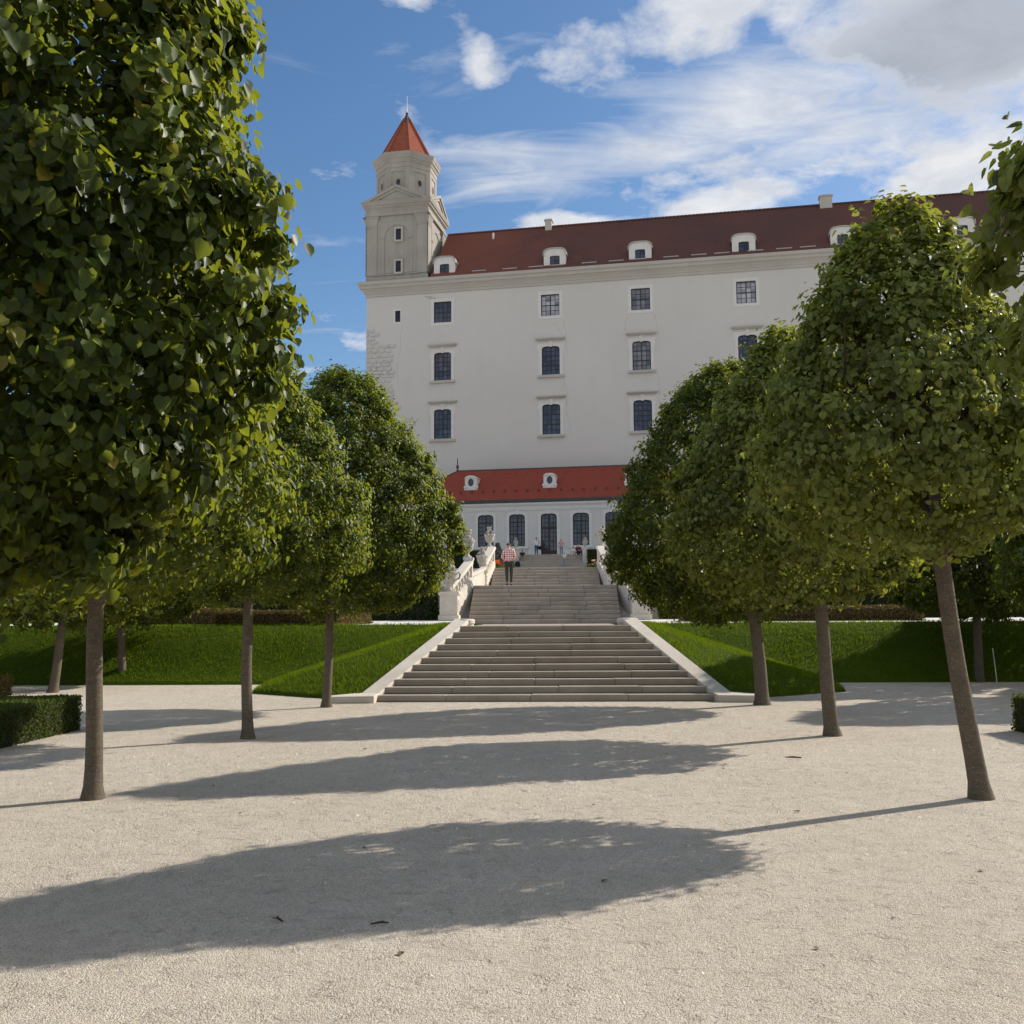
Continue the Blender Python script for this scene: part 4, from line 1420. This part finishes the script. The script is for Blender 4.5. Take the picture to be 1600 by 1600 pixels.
hedge('low clipped box hedge cut by the right edge of the picture', 6.66, 10.5, 11.5, 15.0, 0, .50, 'box_leaf', .03, 1700)
hedge('low yellow green hedge end behind the dark box hedge on the left', -15.5, -11.7, 19.6, 22.3, 0, .42, 'brown_hedge_leaf', .035, 1500)
hedge('low ochre clipped hedge with its right end in sun on the left terrace', -9.2, -5.75, 28.15, 33.5, 1.40, 1.80, 'brown_hedge_leaf', .05, 900)
hedge('low brown clipped hedge on the left terrace, standing behind a strip of lawn', -15.5, -10.6, 33, 35.5, 1.40, 1.92, 'brown_hedge_leaf', .06, 600)
hedge('low brown clipped hedge across the path on the right terrace', 4.6, 11.9, 33, 36.2, 1.43, 1.87, 'brown_hedge_leaf', .06, 600)
for sg, side in ((-1, 'left'), (1, 'right')):
    a, b = sorted((sg * 4.45, sg * 32))
    hedge(f'tall dark hedge covering the terrace bank {side} of the middle flight', a, b, 39.6, 41.6, 1.45, 3.25, 'hedge_dark_leaf', .10, 260, faces='ftlr')
    a, b = sorted((.06 + sg * 3.1, sg * 22))
    hedge(f'dark green hedge {side} of the far flight below the white building', a, b, 84.0, 85.6, 5.45, 6.98, 'hedge_dark_leaf', .12, 200, faces='ftlr')

# strips of lawn in the terrace beds
m = MB(); m.box(-22, -9.6, 29.0, 31.8, 1.3, 1.452)
tag(m.build('lawn', 'lawn'), kind='structure')

def flower_bed(x, y, z, cols, label):
    fb = empty('flower_clump', (x, y, z), label=label, cat='flowers')
    n = 130
    P = np.stack([rng.normal(0, .28, n), rng.normal(0, .2, n), rng.uniform(.02, .3, n)], -1)
    V = leaf_quads(P, rand_dirs(n) + np.array([0, -.3, .6]), rng.uniform(.08, .15, n), rand_dirs(n))
    tri_soup('foliage', V, LEAF_F, rng.uniform(0, 1, n), 'box_leaf', fb)
    for c in cols:
        f_ = MB()
        for k in range(9):
            px, py, pz = random.gauss(0, .22), random.gauss(-.08, .16), random.uniform(.22, .5)
            q = random.uniform(.05, .1)
            f_.lathe([(0, -q * .5), (q * .6, -q * .2), (q, .03), (q * .5, q * .35), (0, q * .2)], 7, (px, py, pz))
        f_.build('blossom', c, fb)
flower_bed(-3.0, 60, 4.42, ('petal_orange', 'petal_red'), 'orange flowers at the left end of the upper flight')
flower_bed(2.85, 60, 4.42, ('petal_red', 'petal_pale'), 'red and pale flowers at the right end of the upper flight')
flower_bed(-4.35, 41.3, 3.2, ('petal_pale', 'petal_red'), 'pale pink flowers on the terrace edge behind the left front urn')

def shrub(x, y, z, w, h_, label):
    s_ = empty('shrub', (x, y, z), label=label, cat='shrub')
    n = 1500
    t = rng.uniform(0, 1, n)
    a = rng.uniform(0, 6.28, n)
    r_ = w * (1 - t ** 1.6) * rng.uniform(.55, 1.05, n) + .04
    P = np.stack([r_ * np.cos(a), r_ * np.sin(a), .1 + t * h_], -1)
    N = np.stack([np.cos(a), np.sin(a), .4 + 0 * a], -1) + rng.normal(0, .5, (n, 3))
    tri_soup('foliage', leaf_quads(P, N, rng.uniform(.08, .17, n), np.stack([np.cos(a), np.sin(a), 1 + 0 * a], -1)), LEAF_F, rng.uniform(0, 1, n), 'grey_shrub_leaf', s_)
    m = MB(); m.tube([(0, 0, -.05), (0, 0, h_ * .6)], [.06, .02], 6); m.build('stem', 'dark_bark', s_)
shrub(-3.55, 70, 4.86, .5, 1.6, 'grey green pointed shrub behind the left balustrade of the upper flight')

# ------------------------------------------------------------------ lime trees
def lime_leaves(P, N, size, tip, fine):
    if not fine: return leaf_quads(P, N, size, tip), LEAF_F
    n = len(P)
    N = N / np.linalg.norm(N, axis=1)[:, None]
    a = tip - (tip * N).sum(1)[:, None] * N
    a /= np.linalg.norm(a, axis=1)[:, None] + 1e-9
    b = np.cross(N, a)
    s = size[:, None]
    fo = rng.uniform(.05, .32, n)[:, None]
    cu = rng.uniform(-.45, .1, n)[:, None]
    def at(u, v, w): return P + a * s * u + b * s * v + N * s * w
    pts = [(0, 0, 0), (-.1, -.3, .6), (.22, -.54, 1), (.6, -.44, .8), (1.05, 0, 0), (.6, .44, .8), (.22, .54, 1), (-.1, .3, .6)]
    V = np.zeros((n, 8, 3))
    for k, (u, v, f) in enumerate(pts):
        V[:, k] = at(u, v * (1 + rng.normal(0, .06, (n, 1))), fo * f + cu * u * u)
    return V, [(0, 4, 3, 2, 1), (0, 7, 6, 5, 4)]

def lime_tree(label, x, y, top=(0, 0), r=2.0, zb=1.75, zt=5.8, nl=40000, size=.082, seed=1, fine=False, cx=(0, 0), trunk_r=.105, ry=None, m='lime_leaf', yellow=.5, prof=None, tone=0.0, dense=.10):
    """top: lean of the trunk head; cx: crown centre offset from the trunk foot"""
    global rng
    rng = np.random.default_rng(seed)
    rnd = random.Random(seed)
    t_ = empty('lime_tree', (x, y, 0), label=label, cat='tree', group='clipped lime trees in the garden rows')
    # trunk
    tr = MB(); n = 14; rings = []
    hx, hy = top
    for k in range(17):
        u = k / 16
        z = -.05 + u * (zb + .75)
        rad = trunk_r * (1.0 - .22 * u + .30 * math.exp(-z * 10) + .2 * math.exp(-((z - zb - .12) / .13) ** 2))
        px = hx * u + .012 * math.sin(u * 7 + seed); py = hy * u
        rings.append([(px + rad * math.cos(2 * math.pi * j / n) * (1 + .035 * math.sin(j * 2.1 + z * 3)), py + rad * math.sin(2 * math.pi * j / n) * (1 + .035 * math.cos(j * 1.7 + z * 2)), z) for j in range(n)])
    tr.loops(rings, cap=(False, True))
    tr.build('trunk', 'bark', t_, shade=True)
    # limbs
    ry = ry or r
    br = MB()
    base = Vector((hx, hy, zb + .55))
    for k in range(15):
        a = k * 2.4 + rnd.uniform(-.3, .3)
        e = rnd.uniform(.15, 1.35)
        ln = rnd.uniform(.75, .95)
        tip = Vector((cx[0] + r * .85 * math.cos(a) * math.cos(e) ** .6, cx[1] + ry * .85 * math.sin(a) * math.cos(e) ** .6, zb + .5 + (zt - zb - .8) * (e / 1.45) ** 1.0))
        b0 = base + Vector((0, 0, rnd.uniform(-.25, .3)))
        mid = b0.lerp(tip, .5) + Vector((rnd.uniform(-.15, .15), rnd.uniform(-.15, .15), rnd.uniform(-.05, .25)))
        br.tube([b0, b0.lerp(mid, .5), mid, mid.lerp(tip, .55), tip], [.05, .042, .03, .02, .008], 6)
        for j in range(5):
            s0 = mid.lerp(tip, rnd.uniform(0, .9))
            e0 = s0 + Vector((rnd.uniform(-1, 1), rnd.uniform(-1, 1), rnd.uniform(.1, 1))) * r * .32
            br.tube([s0, s0.lerp(e0, .5) + Vector((0, 0, .04)), e0], [.014, .009, .003], 4)
    # crown
    P0 = np.array(prof or [(0, .22), (.05, .58), (.12, .82), (.22, .97), (.33, 1.0), (.46, .93), (.6, .79), (.74, .62), (.87, .42), (.95, .25), (1.0, .05)])
    H = zt - zb
    def radius(t): return np.interp(t, P0[:, 0], P0[:, 1])
    # clumps of shoots on the clipped surface
    nc = int(np.clip(62 * r * (zt - zb), 420, 900))
    tt = rng.uniform(0, 1, nc * 3)
    keep = rng.uniform(0, 1, nc * 3) < radius(tt) * .9 + .12
    tt = tt[keep][:nc]; nc = len(tt)
    aa = rng.uniform(0, 2 * np.pi, nc)
    def surf(t, a, k):
        rr = radius(t) * k
        return np.stack([cx[0] + r * rr * np.cos(a), cx[1] + ry * rr * np.sin(a), zb + H * t], -1)
    bulge = 1 + .07 * np.sin(aa * 2 + seed) * np.sin(tt * 6 + seed * 2) + .05 * np.sin(aa * 5 + seed * 3) * np.sin(tt * 13 + seed) + rng.normal(0, .04, nc) + (rng.uniform(0, 1, nc) < .16) * rng.uniform(.03, .10, nc) * (.4 + tt)
    CC = surf(tt, aa, bulge * .885)
    out_ = np.argsort(-bulge)[:90]
    for q in out_:
        tip_ = Vector(CC[q]); root = Vector((cx[0] * .9, cx[1] * .9, tip_.z - .35)).lerp(tip_, .55)
        br.tube([root, root.lerp(tip_, .5) + Vector((0, 0, .03)), tip_ + (tip_ - root).normalized() * .08], [.009, .006, .002], 4)
    br.build('branches', 'dark_bark', t_)
    ctr = np.array([cx[0], cx[1], zb + H * .42])
    def outward(P):
        o = (P - ctr) / np.array([r, ry, H * .55])
        return o / (np.linalg.norm(o, axis=1)[:, None] + 1e-9)
    n1 = int(nl * (.84 - dense)); n2 = int(nl * .16); n3 = nl - n1 - n2
    ci = rng.integers(0, nc, n1)
    o1 = outward(CC)[ci]
    off = np.clip(rng.normal(0, 1, (n1, 3)), -1.6, 1.6) * np.array([.092, .092, .085]) * (r / 2.0) ** .3 * np.where(bulge > 1.07, .62, 1.0)[ci][:, None]
    Pa = CC[ci] + off + o1 * np.minimum(rng.exponential(.05, n1)[:, None] - .03, .12)
    tb = rng.beta(1.1, 1.2, n2); ab = rng.uniform(0, 2 * np.pi, n2)
    bb = 1 + .10 * np.sin(ab * 2 + seed) * np.sin(tb * 6 + seed * 2)
    Pb = surf(tb, ab, bb * rng.uniform(.78, .95, n2))
    tc_ = rng.uniform(.05, .92, n3); ac = rng.uniform(0, 2 * np.pi, n3)
    Pc = surf(tc_, ac, np.sqrt(rng.uniform(.06, .72, n3)))
    okm = Pa[:, 2] > zb - .25
    Pa_keep = (off / (np.linalg.norm(off, axis=1)[:, None] + 1e-6))[okm]
    ci = ci[okm]; Pa = Pa[okm]; n1 = len(Pa)
    Pl = np.concatenate([Pa, Pb, Pc])
    n = len(Pl)
    O_ = outward(Pl)
    N = O_ * .62 + np.array([0, 0, .42]) + rng.normal(0, .38, (n, 3))
    # leaves of one shoot fan out round it
    rel_ = np.zeros((n, 3))
    rel_[:len(Pa_keep)] = Pa_keep
    N = N + rel_ * .62
    tip = np.array([0, 0, -.85]) + O_ * .45 + rng.normal(0, .45, (n, 3))
    sz = size * np.clip(rng.normal(1, .22, n), .45, 1.5)
    V, Fc = lime_leaves(Pl, N, sz, tip, fine)
    tw = np.zeros(n); tw[:min(n1, n)] = rng.normal(0, .17, nc)[ci[:min(n1, n)]]
    hgt = (Pl[:, 2] - zb) / H
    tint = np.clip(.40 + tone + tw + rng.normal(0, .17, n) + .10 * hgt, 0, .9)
    yl = rng.uniform(0, 1, n) < .012 * yellow * 2
    tint = np.where(yl, 1.0, tint)
    # a few whole shoots turn yellow early
    yc = rng.uniform(0, 1, nc) < .012 * yellow * 2
    tint[:min(n1, n)] = np.where(yc[ci[:min(n1, n)]] & (rng.uniform(0, 1, min(n1, n)) < .6), .965, tint[:min(n1, n)])
    tri_soup('crown', V, Fc, tint, m, t_)
    return t_

CYL = [(0, .3), (.05, .62), (.12, .84), (.22, .97), (.34, 1.0), (.55, .96), (.75, .88), (.9, .66), (1.0, .1)]
SPH = [(0, .2), (.06, .48), (.15, .72), (.3, .92), (.5, 1), (.7, .92), (.85, .72), (.94, .48), (1, .1)]
EGG = [(0, .32), (.07, .72), (.16, .96), (.26, 1.0), (.4, .9), (.55, .72), (.7, .55), (.84, .38), (.93, .25), (1.0, .06)]
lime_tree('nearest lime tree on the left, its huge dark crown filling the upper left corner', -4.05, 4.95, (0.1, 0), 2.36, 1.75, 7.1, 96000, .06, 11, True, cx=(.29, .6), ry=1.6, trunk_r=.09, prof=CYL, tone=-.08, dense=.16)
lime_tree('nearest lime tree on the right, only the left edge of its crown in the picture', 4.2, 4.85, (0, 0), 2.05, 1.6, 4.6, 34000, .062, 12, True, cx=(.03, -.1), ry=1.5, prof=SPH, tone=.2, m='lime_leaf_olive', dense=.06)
lime_tree('lime tree with the closest straight trunk on the left, crown mostly hidden', -4.1, 9.5, (-.02, 0), 1.8, 1.85, 5.6, 24000, .064, 13, trunk_r=.082)
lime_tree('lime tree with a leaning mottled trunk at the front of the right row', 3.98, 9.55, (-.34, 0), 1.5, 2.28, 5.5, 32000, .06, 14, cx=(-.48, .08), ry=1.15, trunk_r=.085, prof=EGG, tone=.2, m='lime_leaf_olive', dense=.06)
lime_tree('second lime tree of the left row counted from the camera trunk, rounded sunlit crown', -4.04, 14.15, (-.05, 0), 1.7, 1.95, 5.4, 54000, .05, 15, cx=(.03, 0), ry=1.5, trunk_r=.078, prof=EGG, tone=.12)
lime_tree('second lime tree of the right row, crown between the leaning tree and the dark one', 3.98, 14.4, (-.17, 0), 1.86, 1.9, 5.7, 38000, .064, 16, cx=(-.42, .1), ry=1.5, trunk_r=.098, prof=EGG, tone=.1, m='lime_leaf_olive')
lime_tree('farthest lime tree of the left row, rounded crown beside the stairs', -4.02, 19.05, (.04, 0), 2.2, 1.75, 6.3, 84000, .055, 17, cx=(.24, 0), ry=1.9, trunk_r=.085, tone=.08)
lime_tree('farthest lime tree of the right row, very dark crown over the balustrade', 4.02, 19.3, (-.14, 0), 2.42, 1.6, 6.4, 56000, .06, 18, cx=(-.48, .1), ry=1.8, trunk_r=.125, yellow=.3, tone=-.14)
OUT = lime_tree('outer lime tree on the left standing nearer, leaning trunk before the lawn bank', -11.15, 23.0, (.28, 0), 2.4, 1.5, 5.6, 34000, .08, 19, trunk_r=.105, tone=-.08)
def outer(label, x, y, rz, s=(1, 1, 1)):
    c = copy_tree(OUT)
    c.location = (x, y, 0); c.rotation_euler.z = rz; c.scale = s; c['label'] = label
    return c
outer('outer lime tree on the left standing farther, straight trunk at the foot of the bank', -10.8, 26.0, 2.4)
outer('dark lime tree behind the leaning trunk on the right, white stake at its foot', 10.5, 25.55, 4.4, (1, 1, 1.05))
outer('lime tree beyond the right edge, throwing shade on the gravel', 11.1, 20.6, 1.2, (.9, .9, .95))
outer('lime tree on the right bank beyond the frame, shading the lawn', 15.2, 29.2, 3.3, (1.15, 1.15, 1.1))
outer('lime tree far out on the right, behind the shaded lawn', 19.5, 28.0, 5.3, (1.15, 1.15, 1.1))
outer('lime tree at the outer right corner of the terrace', 16.5, 25.0, .3, (1.0, 1.0, 1.0))
outer('lime tree far out on the left of the bank', -16.2, 24.2, .9, (1.0, 1.0, 1.0))
rng = np.random.default_rng(99)

m = MB(); m.tube([(.03, 0, -.05), (.0, .0, .4), (-.035, 0, .82)], .013, 8)
tag(m.build('stake', 'white_stake', None, (10.78, 25.3, 0)), 'thin white stake stuck upright beside the dark tree on the right', 'stake')

# ------------------------------------------------------------------ people
def skin_mesh(name, nodes, edges, m, parent, sub=1):
    """nodes: {key: (x, y, z, r)}; grown into one tapering surface"""
    keys = list(nodes)
    me = bpy.data.meshes.new(name)
    me.from_pydata([nodes[k][:3] for k in keys], [(keys.index(a), keys.index(b)) for a, b in edges], [])
    me.materials.append(MATS[m])
    o = link(name, me, parent)
    md = o.modifiers.new('skin', 'SKIN')
    md.use_smooth_shade = True
    sv_ = me.skin_vertices[0].data
    for i, k in enumerate(keys):
        r_ = nodes[k][3]
        sv_[i].radius = (r_, r_) if not hasattr(r_, '__len__') else r_
        sv_[i].use_root = (i == 0)
    s_ = o.modifiers.new('sub', 'SUBSURF'); s_.levels = sub; s_.render_levels = sub
    return o
def person(loc, rz, H, label, pose, top, legs, hair, shoes, long_sleeve=True, shorts=False, untucked=.0, female=False, group=None):
    """pose: joint positions for a 1.75 m figure facing -y (local); scaled to H"""
    p = empty('person', loc, rz, label=label, cat='person', group=group)
    J = dict(pose)
    def n(k, r_): return (*J[k], r_)
    def mid(a, b, t=.5): return tuple(Vector(J[a]).lerp(Vector(J[b]), t))
    body, ed = {}, []
    body['pel'] = n('pel', (.125, .10)); body['wai'] = n('wai', (.115, .09)); body['che'] = n('che', (.145, .10)); body['nek'] = n('nek', .055)
    hd = Vector(J['head']); nk = Vector(J['nek']); ax = (hd - nk).normalized()
    fwd = Vector(J.get('face', (0, -1, 0))).normalized()
    body['jaw'] = (*(nk + ax * .075 + fwd * .022), .056); body['mid'] = (*(hd + fwd * .006), (.078, .088)); body['crn'] = (*(hd + ax * .075 - fwd * .01), .066)
    ed += [('pel', 'wai'), ('wai', 'che'), ('che', 'nek'), ('nek', 'jaw'), ('jaw', 'mid'), ('mid', 'crn')]
    for s_ in 'lr':
        body['sh' + s_] = n('sh' + s_, .058); body['el' + s_] = n('el' + s_, .04); body['wr' + s_] = n('wr' + s_, .027)
        ed += [('che', 'sh' + s_), ('sh' + s_, 'el' + s_), ('el' + s_, 'wr' + s_)]
        w = Vector(J['wr' + s_]); d = (w - Vector(J['el' + s_])).normalized()
        side = d.cross(Vector((0, 1, .2))).normalized()
        pm = w + d * .055
        body['pa' + s_] = (*pm, (.034, .02)); ed.append(('wr' + s_, 'pa' + s_))
        cv = d.cross(side)
        for f_, (o, ln) in enumerate(((-.03, .062), (-.01, .074), (.011, .07), (.03, .055))):
            k1, k2 = f'f{f_}{s_}', f'g{f_}{s_}'
            body[k1] = (*(pm + d * (.025 + ln * .45) + side * o), .0095); body[k2] = (*(pm + d * (.025 + ln * .9) + side * o * 1.1 + cv * .018), .008)
            ed += [('pa' + s_, k1), (k1, k2)]
        body['th' + s_] = (*(w + d * .05 + side * .048 + cv * .01), .011); body['ti' + s_] = (*(w + d * .085 + side * .058 + cv * .016), .009)
        ed += [('wr' + s_, 'th' + s_), ('th' + s_, 'ti' + s_)]
        body['hi' + s_] = n('hi' + s_, .085); body['kn' + s_] = n('kn' + s_, .056); body['an' + s_] = n('an' + s_, .036)
        ed += [('pel', 'hi' + s_), ('hi' + s_, 'kn' + s_), ('kn' + s_, 'an' + s_)]
    b = skin_mesh('body', body, ed, 'skin', p)
    # nose, ears
    q = MB(); q.tube([tuple(hd + fwd * .075 + ax * .012), tuple(hd + fwd * .105 - ax * .018)], [.008, .014], 6)
    rgt = ax.cross(fwd)
    for s_ in (-1, 1): q.tube([tuple(hd + rgt * s_ * .08 + ax * .02), tuple(hd + rgt * s_ * .09 - ax * .025)], [.016, .012], 6)
    q.build('face_features', 'skin', b, shade=True)
    q = MB()
    for s_ in (-1, 1): q.lathe([(0, -.01), (.01, 0), (0, .01)], 6, tuple(hd + fwd * .083 + rgt * s_ * .032 + ax * .012))
    q.build('eye', 'hair_dark', b)
    q = MB(); q.tube([tuple(hd + fwd * .083 - ax * .05 - rgt * .025), tuple(hd + fwd * .088 - ax * .052), tuple(hd + fwd * .083 - ax * .05 + rgt * .025)], .006, 5)
    q.build('mouth', 'cloth_maroon', b)
    # hair
    hn = {'a': (*(hd + ax * .07 - fwd * .012), .082), 'b': (*(hd + ax * .03 - fwd * .035), .082), 'c': (*(hd - ax * .03 - fwd * .045), .062)}
    he = [('a', 'b'), ('b', 'c')]
    if female:
        hn['d'] = (*(hd - ax * .12 - fwd * .06), .05); he.append(('c', 'd'))
    skin_mesh('hair', hn, he, hair, p)
    # shirt
    sh = {'che': n('che', (.172, .128)), 'wai': n('wai', (.15, .118)), 'hem': (*(Vector(J['pel']) + (Vector(J['pel']) - Vector(J['wai'])) * untucked), (.165, .128)), 'col': (*(nk - ax * .02), .07)}
    se = [('che', 'wai'), ('wai', 'hem'), ('che', 'col')]
    for s_ in 'lr':
        sh['sh' + s_] = n('sh' + s_, .078); sh['el' + s_] = n('el' + s_, .06) if long_sleeve else (*mid('sh' + s_, 'el' + s_, .75), .066)
        se += [('che', 'sh' + s_), ('sh' + s_, 'el' + s_)]
        if long_sleeve: sh['cu' + s_] = (*mid('el' + s_, 'wr' + s_, .82), .042); se.append(('el' + s_, 'cu' + s_))
    skin_mesh('shirt', sh, se, top, p)
    tr = {'pel': n('pel', (.15, .115))}; te = []
    for s_ in 'lr':
        tr['hi' + s_] = n('hi' + s_, .1); tr['kn' + s_] = n('kn' + s_, .074) if not shorts else (*mid('hi' + s_, 'kn' + s_, .9), .082)
        te += [('pel', 'hi' + s_), ('hi' + s_, 'kn' + s_)]
        if not shorts: tr['an' + s_] = (*mid('kn' + s_, 'an' + s_, .95), .055); te.append(('kn' + s_, 'an' + s_))
    skin_mesh('trousers', tr, te, legs, p)
    for s_ in 'lr':
        an = Vector(J['an' + s_]); td = Vector(J.get('toe' + s_, (0, -1, 0))).normalized()
        skin_mesh('shoe', {'h': (*(an - Vector((0, 0, .03)) - td * .03), .045), 'm': (*(an + td * .07 - Vector((0, 0, .045))), .04), 't': (*(an + td * .16 - Vector((0, 0, .055))), .033)}, [('h', 'm'), ('m', 't')], shoes, p)
    k = H / 1.75
    p.scale = (k, k, k)
    return p
STAND = dict(pel=(0, 0, .95), wai=(0, .0, 1.1), che=(0, .0, 1.3), nek=(0, .0, 1.47), head=(0, -.01, 1.63), shl=(-.19, 0, 1.41), shr=(.19, 0, 1.41), ell=(-.25, .03, 1.13), elr=(.25, .03, 1.13),
             wrl=(-.25, -.05, .89), wrr=(.25, -.05, .89), hil=(-.09, 0, .9), hir=(.09, 0, .9), knl=(-.1, -.01, .5), knr=(.1, -.01, .5), anl=(-.1, .02, .09), anr=(.1, .02, .09))
man = dict(STAND, ell=(-.25, .07, 1.15), elr=(.26, .07, 1.15), wrl=(-.17, -.16, 1.03), wrr=(.17, -.16, 1.03), knl=(-.1, -.04, .5), knr=(.085, .03, .5), anl=(-.085, .02, .09), anr=(.07, .12, .1), face=(.08, -1, -.25), head=(.02, -.04, 1.62))
person((-1.58, 41.55, 2.878), math.pi, 1.78, 'man in red and white checked shirt seen from behind atop the middle flight', man, 'cloth_plaid', 'cloth_olive', 'hair_brown', 'shoe_dark', untucked=.75)
pho = dict(STAND, ell=(-.28, -.02, 1.15), elr=(.24, -.05, 1.16), wrl=(-.12, -.25, 1.25), wrr=(.08, -.27, 1.3), knl=(-.08, -.02, .5), knr=(.1, -.02, .5), face=(.1, -1, 0))
sm = person((-1.17, 89.6, 6.885), math.pi + .3, 1.66, 'person in a white shirt and blue jeans standing left of the glazed door', pho, 'cloth_white', 'cloth_denim', 'hair_brown', 'shoe_pale')
m = MB(); m.lathe([(0, 0), (.14, .02), (.19, .14), (.17, .27), (.08, .33), (0, .34)], 12, (0, 0, 0), 1, .55)
m.tube([(.05, 0, .3), (.02, -.02, .55), (-.16, .0, .85)], .014, 5)
tag(m.build('shoulder_bag', 'cloth_black', None, (-.86, 89.5, 7.42), True), 'dark shoulder bag at the hip of the person by the door', 'bag')
wlk = dict(STAND, ell=(-.25, .05, 1.15), elr=(.27, -.02, 1.14), wrl=(-.26, -.02, .9), wrr=(.36, -.12, .95), knl=(-.1, -.1, .52), knr=(.1, -.02, .5), anl=(-.1, -.06, .12), anr=(.1, .12, .1), face=(.2, -1, -.2))
person((.97, 86.9, 6.69), .15, 1.5, 'person in a pink top and pale jeans walking down the far steps', wlk, 'cloth_pink', 'cloth_pale_denim', 'hair_dark', 'shoe_dark', long_sleeve=False, female=True)
kid = dict(STAND, ell=(-.24, .02, 1.17), elr=(.26, -.08, 1.2), wrl=(-.2, -.2, 1.1), wrr=(.34, -.1, 1.42), face=(.0, -1, 0))
person((1.18, 83.2, 5.645), .2, 1.16, 'child in a cream top and pale trousers on the far steps', kid, 'cloth_cream', 'cloth_pale_denim', 'hair_brown', 'shoe_pale', long_sleeve=False)
SIT = dict(pel=(0, 0, .12), wai=(0, .0, .28), che=(0, -.02, .48), nek=(0, -.05, .65), head=(0, -.08, .80), shl=(-.19, -.02, .59), shr=(.19, -.02, .59), ell=(-.25, -.14, .36), elr=(.25, -.14, .36),
           wrl=(-.12, -.36, .34), wrr=(.12, -.36, .34), hil=(-.1, -.05, .1), hir=(.1, -.05, .1), knl=(-.15, -.45, .3), knr=(.15, -.45, .3), anl=(-.14, -.62, -.1), anr=(.14, -.6, -.1))
lean = dict(SIT, pel=(0, 0, .12), anl=(-.3, -.75, -.06), anr=(-.1, -.8, -.06), knl=(-.2, -.42, .26), knr=(.02, -.45, .22), elr=(.3, .1, .36), wrr=(.34, .18, .12))
person((1.95, 86.36, 6.66), .6, 1.7, 'person in white sitting low on the far steps, legs stretched out', lean, 'cloth_white', 'cloth_cream', 'hair_brown', 'shoe_pale', long_sleeve=False, shorts=True)
person((2.4, 86.85, 6.83), .3, 1.75, 'person in a dark red top sitting against the right pillar of the far steps', SIT, 'cloth_maroon', 'cloth_navy', 'hair_dark', 'shoe_dark')
bend = dict(SIT, che=(0, -.1, .46), nek=(0, -.17, .61), head=(0, -.25, .73), face=(0, -1, -.5), shl=(-.19, -.1, .57), shr=(.19, -.1, .57), ell=(-.24, -.3, .38), elr=(.24, -.3, .38), wrl=(-.1, -.5, .3), wrr=(.1, -.5, .3))
person((-2.3, 85.5, 6.38), .1, 1.6, 'person in a black shirt sitting bent forward at the left side of the far steps', bend, 'cloth_black', 'cloth_cream', 'hair_dark', 'shoe_dark', long_sleeve=False, shorts=True)
m = MB(); m.lathe([(0, 0), (.2, .02), (.24, .16), (.2, .34), (.1, .44), (0, .45)], 12, (0, 0, 0), 1, .6)
m.tube([(-.08, 0, .42), (0, 0, .54), (.08, 0, .42)], .02, 6)
tag(m.build('backpack', 'cloth_black', None, (-2.62, 83.1, 5.64), True), 'black bag lying on the lower left end of the far steps', 'bag')

# ------------------------------------------------------------------ litter on the gravel
def litter():
    lf = MB()
    for sx in (-1, 1):
        lf.face([(0, -.03, .002), (sx * .016, -.026, .008), (sx * .024, -.006, .014), (0, 0, .004)]); lf.face([(0, 0, .004), (sx * .024, -.006, .014), (sx * .014, .016, .012), (0, .034, .007)])
    lf.tube([(0, -.03, .003), (.004, -.055, .008)], .0012, 4)
    lme = lf.mesh('fallen_leaf', 'dry_leaf')
    spots = [(1.45, 5.32), (.47, 6.6), (2.0, 5.85), (1.15, 6.5), (-.6, 5.2), (-1.2, 7.5), (2.9, 6.9), (1.1, 7.6), (-2.5, 8.8), (2.2, 8.9), (-3.2, 10.2), (3.2, 11.0), (.5, 9.2), (-.9, 11.3), (1.5, 12.5), (-2.2, 13.0), (-3.6, 12.3)]
    for x, y in spots:
        o = link('fallen_leaf', lme)
        o.location = (x, y, .004); o.rotation_euler = (0, 0, random.uniform(0, 6.28))
        s_ = random.uniform(.4, .75); o.scale = (s_, s_, s_)
        tag(o, 'small dry brown leaf lying on the gravel', 'leaf', 'fallen leaves on the gravel')
    tw = MB(); tw.tube([(-.06, 0, .012), (0, .01, .016), (.05, -.006, .012)], [.005, .007, .003], 5); tw.tube([(0, .01, .016), (.02, .035, .014)], [.004, .002], 4)
    tme = tw.mesh('twig', 'twig_brown')
    for x, y, rz, s_, lb in ((-1.35, 5.75, 2.1, 1.0, 'dark twig lying in the nearest tree shadow'), (-.78, 5.68, .3, .9, 'thin twig on the shaded gravel, beside the darker twig'), (2.9, 12.1, 3.0, 1.6, 'brown twig on the sunny gravel near the second right trunk')):
        o = link('twig', tme); o.location = (x, y, 0); o.rotation_euler = (0, 0, rz); o.scale = (s_, s_, s_)
        tag(o, lb, 'twig', 'twigs on the gravel')
litter()
